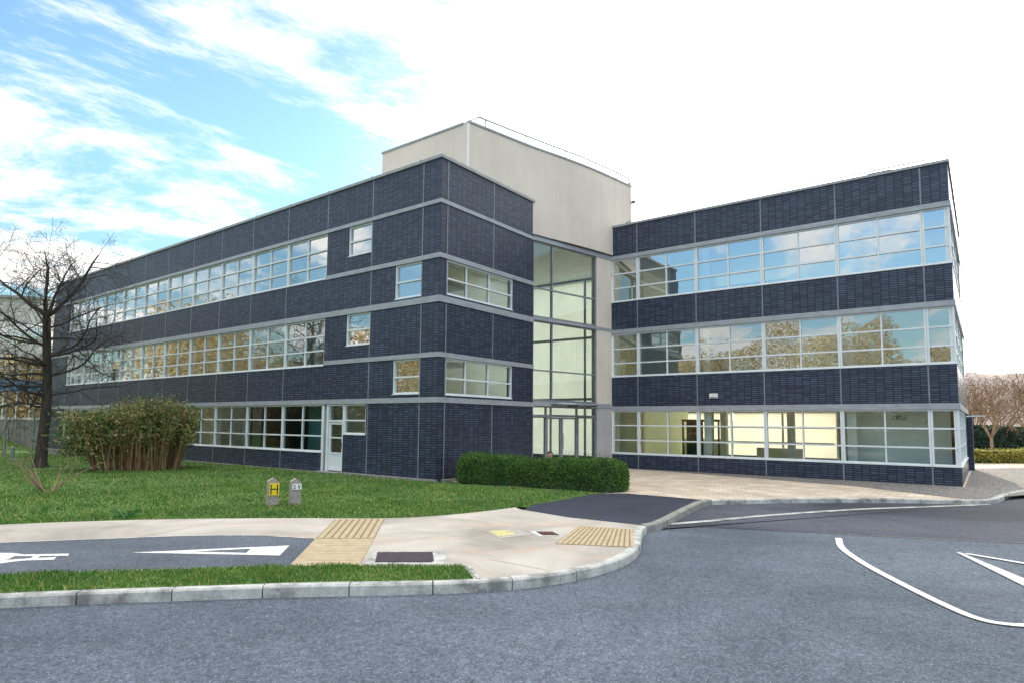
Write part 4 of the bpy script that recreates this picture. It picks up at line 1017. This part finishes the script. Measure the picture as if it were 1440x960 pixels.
# far wooded ridge
hx = np.linspace(30, 330, 60); hy = np.linspace(0, 1, 14); Xh, Kh = np.meshgrid(hx, hy, indexing='ij')
base_y = 150+.15*(Xh-60); Hh = (13+9*sstep(90, 190, Xh)+2.2*np.sin(Xh*.05)+1.3*np.sin(Xh*.17))*np.sin(Kh*np.pi/2)**1.2
Hh = Hh*sstep(55, 115, Xh) + rng.normal(size=Xh.shape)*.35*(Kh > .1)
idx = np.arange(Xh.size).reshape(Xh.shape); q = np.stack([idx[:-1, :-1], idx[1:, :-1], idx[1:, 1:], idx[:-1, 1:]], -1).reshape(-1, 4)
o = raw('hill', np.stack([Xh, base_y+Kh*70, Hh-.7], -1).reshape(-1, 3), q, 4, 'hazy_hill_wood', smooth=True); o['kind'] = 'structure'
# sunlit wood across the road, seen only in the glass
def wood(n):
    az = R_(1)*rng.uniform(135, 243, n); k = rng.random(n); top = 10.2+3.2*sstep(R_(170), R_(205), az)+1.6*np.sin(az*9)+1.3*np.sin(az*23+1)+.9*np.sin(az*51)
    r = 50+rng.uniform(-5, 8, n)+4*np.sin(az*13); z = rng.random(n)**1.1*top
    return np.c_[r*np.cos(az), r*np.sin(az), z]
Vv, q = cards(190000, wood, .36, .42); o = raw('woodland', Vv, q, 4, 'autumn_leaf'); tag(o, 'brown and gold autumn wood mirrored in the first-floor windows', 'woodland', None, 'stuff')

# ------------------------------------------------------------------ small things
def marker(name, label, x, y, w, h, plate, letters, mats, ang):
    t = thing(name, label, 'marker post', (x, y, 0), 'concrete utility marker posts'); fr = F((x, y), (math.cos(ang), math.sin(ang))).outdir((math.sin(ang), -math.cos(ang)))
    mb = MB(); d = .085; e = h-.07
    lo = [(-w/2*1.06, d*1.05), (w/2*1.06, d*1.05), (w/2*1.06, -d), (-w/2*1.06, -d)]; hi = [(-w/2*.94, d*.95), (w/2*.94, d*.95), (w/2*.94, -d*.95), (-w/2*.94, -d*.95)]
    for i in range(4):
        a, b = i, (i+1) % 4; mb.face([fr.p(*lo[a], -.1), fr.p(*lo[b], -.1), fr.p(*hi[b], e), fr.p(*hi[a], e)])
    r1, r2 = (0, d*.95), (0, -d*.95)
    mb.face([fr.p(*hi[0], e), fr.p(*hi[1], e), fr.p(*r1, h)]); mb.face([fr.p(*hi[2], e), fr.p(*hi[3], e), fr.p(*r2, h)])
    mb.face([fr.p(*hi[1], e), fr.p(*hi[2], e), fr.p(*r2, h), fr.p(*r1, h)]); mb.face([fr.p(*hi[3], e), fr.p(*hi[0], e), fr.p(*r1, h), fr.p(*r2, h)])
    mb.build('post', 'post_concrete', t)
    (px0, px1, pz0, pz1) = plate; pl = MB().box(fr, px0, px1, d*.9, d+.016, pz0, pz1).build('plate', mats, t)
    lm = MB(); z0 = d+.0165
    def st(pts, wd):
        for (a, b) in zip(pts, pts[1:]):
            a = np.array(a); b = np.array(b); u_ = (b-a)/np.linalg.norm(b-a); n_ = np.array([-u_[1], u_[0]])*wd/2; a = a-u_*wd*.3; b = b+u_*wd*.3
            f = [a-n_, b-n_, b+n_, a+n_]; lm.face([fr.p(p[0], z0+.0004*len(lm.f), p[1]) for p in f])
    for pts, wd in letters: st(pts, wd)
    lm.build('lettering', 'black_paint', pl); return t
pw, pz0, pz1 = .105, .185, .44
marker('marker_post', 'concrete marker post with yellow plate reading H on the lawn', -5.17, 13.85, .235, .575, (-.105+.02, .105+.015, .205, .465),
       [([(-.050, .235), (-.050, .435)], .026), ([(.082, .235), (.082, .435)], .026), ([(-.04, .338), (.072, .338)], .026)], 'plate_yellow', .50)
sl = [(-.010, .415), (-.022, .424), (-.038, .424), (-.050, .412), (-.048, .396), (-.034, .387), (-.020, .380), (-.010, .368), (-.014, .350), (-.030, .342), (-.044, .345), (-.054, .356)]
sl = [(a-.002, b) for a, b in sl]
marker('marker_post', 'concrete marker post with white plate reading SV on the lawn', -4.72, 13.95, .215, .565, (-.078, .115, .322, .445),
       [(sl, .013), ([(.040, .424), (.064, .344), (.088, .424)], .014)], 'plate_white', .54)

# lamp post at the left edge
lx, ly = -29.4, 36.8; lz = float(hgt(lx, ly))-.3
t = thing('lamp_post', 'slim street lamp with square lit lantern by the retaining wall', 'street lamp', (lx, ly, lz))
MB().tube([(lx, ly, lz), (lx, ly, 5.0)], .06, 10).tube([(lx, ly, lz), (lx, ly, lz+.9)], .09, 10).build('pole', 'steel', t)
MB().box(F((lx, ly), (1, 0)).outdir((0, -1)), -.17, .17, -.17, .17, 5.06, 5.52).build('lantern', 'lantern', t)
MB().box(F((lx, ly), (1, 0)).outdir((0, -1)), -.24, .24, -.24, .24, 5.52, 5.58).build('cap', 'steel', t)
MB().box(F((lx, ly), (1, 0)).outdir((0, -1)), -.2, .2, -.2, .2, 5.0, 5.06).build('lantern_base', 'steel', t)
bx2, by2 = -24.5, 31.2; bz2 = float(hgt(bx2, by2))
t = thing('bollard', 'short grey-green bollard on the lawn at the left edge', 'bollard', (bx2, by2, bz2))
MB().tube([(bx2, by2, bz2-.1), (bx2, by2, bz2+.62)], .085, 12).build('post', 'post_green', t)
MB().tube([(bx2, by2, bz2+.62), (bx2, by2, bz2+.70)], .095, 12, 0, .06).build('cap', 'post_green', t)
bx2, by2 = -28.9, 38.3; bz2 = float(hgt(bx2, by2))
t = thing('signal_post', 'thin dark green pole on the rising lawn beside the retaining wall', 'post', (bx2, by2, bz2))
MB().tube([(bx2, by2, bz2-.1), (bx2, by2, bz2+2.6)], .05, 8).build('pole', 'post_green', t)
MB().box(F((bx2, by2), (1, 0)).outdir((0, -1)), -.09, .09, -.09, .09, bz2+2.6, bz2+2.75).build('cap', 'steel', t)
# retaining wall with rail
WA = np.array([-30.3, 41.0]); WB = np.array([-40.0, 47.0])
t = thing('retaining_wall', 'grey board-marked retaining wall behind the big tree', 'wall', (*WA, 0)); fr = F(WA, (WB-WA)/np.linalg.norm(WB-WA)).outdir((-.53, -.85)); LL = float(np.linalg.norm(WB-WA))
mb = MB()
for k in range(int(LL/.3)): mb.box(fr, k*.3, k*.3+.288, -.25, .0+.015*(k % 2), -1, 1.72)
mb.build('wall_face', 'retaining_concrete', t)
MB().box(fr, -.05, LL, -.3, .05, 1.72, 1.80).build('wall_coping', 'kerb_stone', t)
t = thing('guard_rail', 'pale horizontal guard rail above the lawn at the far left', 'railing', (-38, 45, 1.2)); mb = MB()
mb.tube([(-36.5, 44.2, 1.72), (-58, 46, 1.72)], .09, 6); mb.build('rail', 'kerb_stone', t)
for k in range(6): MB().tube([(-37-4*k, 44.25+.34*k, .3), (-37-4*k, 44.25+.34*k, 1.7)], .05, 6).build('post', 'steel', t)

# neighbouring building behind
t = thing('neighbouring_building', 'pale office block with long glazed storeys seen behind the big tree', 'building', (-50, 62, 0))
NA = np.array([-41.5, 56.0]); nd = np.array([-.97, -.24]); nd /= np.linalg.norm(nd); fn = F(NA, nd).outdir((-nd[1], nd[0]) if nd[0] > 0 else (nd[1], -nd[0]))
if fn.o[1] > 0: fn.o = -fn.o
NL = 34
lev = [(.0, 1.9, 'pale_panel'), (4.2, 5.2, 'blue_panel'), (7.2, 8.4, 'pale_panel'), (10.3, 12.4, 'pale_panel')]
for z0, z1, m in lev: MB().box(fn, 0, NL, -8, 0, z0, z1).build('wall_band', m, t)
MB().box(fn, -.1, NL, -8, .3, 12.4, 12.6).build('roof', 'coping', t)
for z0, z1 in ((1.9, 4.2), (5.2, 7.2), (8.4, 10.3)):
    for k in range(8):
        s0 = k*4.2+.1; mb = MB(); w_ = 4.1
        mb.box(fn, s0, s0+.09, -.2, -.02, z0, z1); mb.box(fn, s0+w_-.09, s0+w_, -.2, -.02, z0, z1); mb.box(fn, s0+.09, s0+w_-.09, -.2, -.04, (z0+z1)/2-.03, (z0+z1)/2+.03)
        for c in (1, 2, 3): mb.box(fn, s0+c*w_/4-.03, s0+c*w_/4+.03, -.18, -.05, z0, z1)
        wn = mb.build('window', 'frame_white', t)
        g_ = MB(); q4 = [fn.p(s0, -.12, z0), fn.p(s0+w_, -.12, z0), fn.p(s0+w_, -.12, z1), fn.p(s0, -.12, z1)]; g_.face(q4[::-1] if fn.d[0]*fn.o[1]-fn.d[1]*fn.o[0] > 0 else q4); g_.build('glass', 'glass_upper', wn)
MB().box(fn, .1, NL, -5.2, -5, 0, 12.4).build('interior_wall', 'interior_cream', t)
MB().box(fn, .0, .2, -7.9, -.02, 0, 12.4).build('end_wall', 'pale_panel', t)

# ------------------------------------------------------------------ the seated person behind the hedge
def person():
    px, py = 1.22, 20.1; zb = .0
    t = thing('person', 'person with short dark hair sitting behind the hedge near the entrance doors', 'person', (px, py, zb))
    fx = Vector((.25, -.97, 0)).normalized(); sx_ = Vector((-fx.y, fx.x, 0))
    def W(a, b, z): return Vector((a*sx_.x+b*fx.x, a*sx_.y+b*fx.y, z))
    J = {'pel': (0, 0, .14, .13), 'wai': (0, -.02, .30, .125), 'che': (0, 0, .48, .145), 'sho': (0, .0, .585, .10), 'nek': (0, .015, .665, .055), 'chin': (0, .03, .735, .062), 'hed': (0, .035, .82, .086), 'top': (0, .02, .89, .062)}
    Ed = [('pel', 'wai'), ('wai', 'che'), ('che', 'sho'), ('sho', 'nek'), ('nek', 'chin'), ('chin', 'hed'), ('hed', 'top')]
    for s, n in ((-1, 'l'), (1, 'r')):
        J.update({n+'sh': (s*.17, 0, .57, .062), n+'el': (s*.24, .14, .36, .045), n+'wr': (s*.13, .36, .36, .03), n+'pa': (s*.10, .43, .365, .034),
                  n+'hip': (s*.10, .04, .13, .095), n+'kn': (s*.15, .40, .40, .062), n+'an': (s*.14, .56, .08, .042), n+'to': (s*.16, .72, .05, .038)})
        Ed += [('sho', n+'sh'), (n+'sh', n+'el'), (n+'el', n+'wr'), (n+'wr', n+'pa'), ('pel', n+'hip'), (n+'hip', n+'kn'), (n+'kn', n+'an'), (n+'an', n+'to')]
        for k, (da, L) in enumerate(((-.030, .072), (-.010, .082), (.010, .078), (.028, .062))):
            J[f'{n}f{k}a'] = (s*.10+da, .43+L*.55, .368, .0095); J[f'{n}f{k}b'] = (s*.10+da*1.1, .43+L, .350, .008)
            Ed += [(n+'pa', f'{n}f{k}a'), (f'{n}f{k}a', f'{n}f{k}b')]
        J[n+'th'] = (s*.10-s*.05, .43, .385, .011); J[n+'th2'] = (s*.10-s*.065, .46, .38, .009); Ed += [(n+'wr', n+'th'), (n+'th', n+'th2')]
    names = list(J); me = bpy.data.meshes.new('body')
    me.from_pydata([W(*J[k][:3]) for k in names], [(names.index(a), names.index(b)) for a, b in Ed], [])
    ob = bpy.data.objects.new('body_tmp', me); COL.objects.link(ob)
    ob.modifiers.new('s', 'SKIN'); ss = ob.modifiers.new('u', 'SUBSURF'); ss.levels = 2; ss.render_levels = 2
    sv = me.skin_vertices[0].data
    for i, k in enumerate(names): sv[i].radius = (J[k][3], J[k][3]); sv[i].use_root = (k == 'pel')
    bpy.context.view_layer.update(); dg = bpy.context.evaluated_depsgraph_get()
    m2 = bpy.data.meshes.new_from_object(ob.evaluated_get(dg)); m2.name = 'body'; bpy.data.objects.remove(ob)
    for k in ('skin', 'cloth_dark', 'denim'): m2.materials.append(M[k])
    for p in m2.polygons:
        c = p.center; b = c.x*fx.x+c.y*fx.y; p.use_smooth = True
        p.material_index = 0 if (c.z > .655 or (b > .345 and .30 < c.z < .45 and abs(c.x*sx_.x+c.y*sx_.y) < .19 and c.z > .33)) else (1 if c.z > .22 and b < .36 and not (b > .17 and c.z < .3) else 2)
    bo = bpy.data.objects.new('body', m2); COL.objects.link(bo); bo.parent = t
    # hair cap, nose, ears and eyes
    bm = bmesh.new(); bmesh.ops.create_uvsphere(bm, u_segments=24, v_segments=16, radius=1)
    c = W(0, .015, .835)
    dele = []
    for v in bm.verts:
        a, b, z = v.co.x, v.co.y, v.co.z
        if z < -.25 or (b > .35 and z < .42): dele.append(v)
        r = 1+.03*math.sin(a*19+b*13)*math.cos(z*17)
        v.co = c+W(a*.094*r, b*.108*r, z*.10*r)
    bmesh.ops.delete(bm, geom=dele, context='VERTS'); hm = bpy.data.meshes.new('hair'); bm.to_mesh(hm); bm.free(); hm.materials.append(M['hair'])
    for p in hm.polygons: p.use_smooth = True
    so = hm; ho = bpy.data.objects.new('hair', hm); COL.objects.link(ho); ho.parent = t
    base = Vector((px, py, zb))
    fm = MB()
    def ball(c, r, mi):
        for i in range(6):
            for j in range(8):
                def sp(i, j): a = math.pi*i/6; b = 2*math.pi*j/8; return base+c+Vector((r[0]*math.sin(a)*math.cos(b), r[1]*math.sin(a)*math.sin(b), r[2]*math.cos(a)))
                fm.face([sp(i, j), sp(i+1, j), sp(i+1, j+1), sp(i, j+1)], None, mi)
    ball(W(0, .125, .80), (.014, .02, .022), 0)
    for s in (-1, 1): ball(W(s*.085, .03, .81), (.014, .02, .03), 0); ball(W(s*.033, .112, .825), (.013, .01, .008), 1)
    ball(W(0, .112, .765), (.024, .012, .006), 2)
    fm.build('face', ['skin', 'black_paint', 'rust_iron'], t, True)
person()
# ------------------------------------------------------------------ light
CLOUD_LOC = (61, 45, 0)
w = bpy.data.worlds.new('World'); scene.world = w; w.use_nodes = True; nt = w.node_tree; nt.nodes.clear()
def N(t, **k):
    nd = nt.nodes.new(t)
    for a, b in k.items(): setattr(nd, a, b)
    return nd
Lk = nt.links.new
def wm(op, a, b=0.0, c=None, clamp=False):
    nd = N('ShaderNodeMath', operation=op, use_clamp=clamp)
    for i, v in enumerate((a, b, c)):
        if v is None: continue
        if hasattr(v, 'node'): Lk(v, nd.inputs[i])
        else: nd.inputs[i].default_value = v
    return nd.outputs[0]
def mr(v, a, b, c=0, d=1):
    nd = N('ShaderNodeMapRange', interpolation_type='SMOOTHSTEP'); Lk(v, nd.inputs[0])
    for i, x in enumerate((a, b, c, d)): nd.inputs[i+1].default_value = x
    return nd.outputs[0]
sky = N('ShaderNodeTexSky', sky_type='NISHITA', sun_disc=False, sun_elevation=SUN_EL, sun_rotation=SUN_AZ, air_density=1.0, dust_density=.6, ozone_density=1.6)
tc = N('ShaderNodeTexCoord'); dirv = tc.outputs['Generated']
sep = N('ShaderNodeSeparateXYZ'); Lk(dirv, sep.inputs[0])
zc = wm('ADD', wm('MAXIMUM', sep.outputs[2], 0.0), .16)
cmb = N('ShaderNodeCombineXYZ'); Lk(wm('DIVIDE', sep.outputs[0], zc), cmb.inputs[0]); Lk(wm('DIVIDE', sep.outputs[1], zc), cmb.inputs[1])
mp = N('ShaderNodeMapping', vector_type='TEXTURE'); mp.inputs['Rotation'].default_value = (0, 0, R_(28)); mp.inputs['Scale'].default_value = (1.25, .85, 1); mp.inputs['Location'].default_value = CLOUD_LOC; Lk(cmb.outputs[0], mp.inputs[0])
nz = N('ShaderNodeTexNoise'); nz.inputs['Scale'].default_value = 1.2; nz.inputs['Detail'].default_value = 9; nz.inputs['Roughness'].default_value = .66; nz.inputs['Distortion'].default_value = .35; Lk(mp.outputs[0], nz.inputs['Vector'])
cloud = mr(nz.outputs['Fac'], .455, .615)
hor = mr(sep.outputs[2], .0, .2, .14, 0)           # haze towards the horizon
S = (math.sin(SUN_AZ)*math.cos(SUN_EL), math.cos(SUN_AZ)*math.cos(SUN_EL), math.sin(SUN_EL))
dp = N('ShaderNodeVectorMath', operation='DOT_PRODUCT'); Lk(dirv, dp.inputs[0]); dp.inputs[1].default_value = S
glow = mr(dp.outputs['Value'], math.cos(R_(47)), math.cos(R_(7)))
glow = wm('POWER', glow, 1.7)
zen = wm('MULTIPLY', mr(sep.outputs[2], .52, .74), mr(nz.outputs['Fac'], .30, .50, .55, 1.0))  # bright cloud deck added overhead, out of view, to light the ground
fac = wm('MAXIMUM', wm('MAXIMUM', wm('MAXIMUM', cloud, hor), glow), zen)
bg1 = N('ShaderNodeBackground'); Lk(mr(sep.outputs[2], .0, .42, .075, .15), bg1.inputs[1])
tint = N('ShaderNodeMix', data_type='RGBA', blend_type='MULTIPLY'); tint.inputs[0].default_value = 1; Lk(sky.outputs[0], tint.inputs[6]); tint.inputs[7].default_value = (1.85, 2.2, 2.2, 1)
Lk(tint.outputs[2], bg1.inputs[0])
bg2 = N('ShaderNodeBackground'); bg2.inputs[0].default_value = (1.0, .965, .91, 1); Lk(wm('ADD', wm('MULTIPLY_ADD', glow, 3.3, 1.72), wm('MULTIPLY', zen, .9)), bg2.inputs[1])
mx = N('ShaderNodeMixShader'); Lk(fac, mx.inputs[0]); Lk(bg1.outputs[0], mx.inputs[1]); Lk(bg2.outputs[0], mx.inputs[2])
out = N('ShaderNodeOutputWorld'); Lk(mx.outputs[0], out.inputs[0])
sd = bpy.data.lights.new('sun', 'SUN'); sd.energy = 4.0; sd.angle = R_(.5); sd.color = (1, .86, .66)
so = bpy.data.objects.new('sun', sd); COL.objects.link(so); so.rotation_euler = Vector(S).to_track_quat('Z', 'Y').to_euler(); so.location = (20, 40, 30)

# ------------------------------------------------------------------ camera
cd = bpy.data.cameras.new('camera'); co_ = bpy.data.objects.new('camera', cd); COL.objects.link(co_)
cd.sensor_width = 36; cd.lens = 886.64/1440*36; cd.shift_y = 42.47/1440; cd.clip_end = 4000; cd.clip_start = .05
pit, rol = .0810, -.0089
Rv = Vector((1, 0, 0)); Fv = Vector((0, math.cos(pit), math.sin(pit))); Uv = Vector((0, -math.sin(pit), math.cos(pit)))
cr, sr = math.cos(rol), math.sin(rol)
X_ = Rv*cr-Uv*sr; Y_ = Rv*sr+Uv*cr; Z_ = -Fv
co_.matrix_world = Matrix(((X_.x, Y_.x, Z_.x, 0), (X_.y, Y_.y, Z_.y, 0), (X_.z, Y_.z, Z_.z, 1.8), (0, 0, 0, 1)))
scene.camera = co_
scene.render.engine = 'CYCLES'; cy_ = scene.cycles
cy_.use_denoising = True; cy_.max_bounces = 8; cy_.transparent_max_bounces = 24; cy_.diffuse_bounces = 4; cy_.glossy_bounces = 4; cy_.sample_clamp_indirect = 6
scene.view_settings.view_transform = 'Standard'; scene.view_settings.look = 'None'; scene.view_settings.exposure = 0; scene.view_settings.gamma = 1
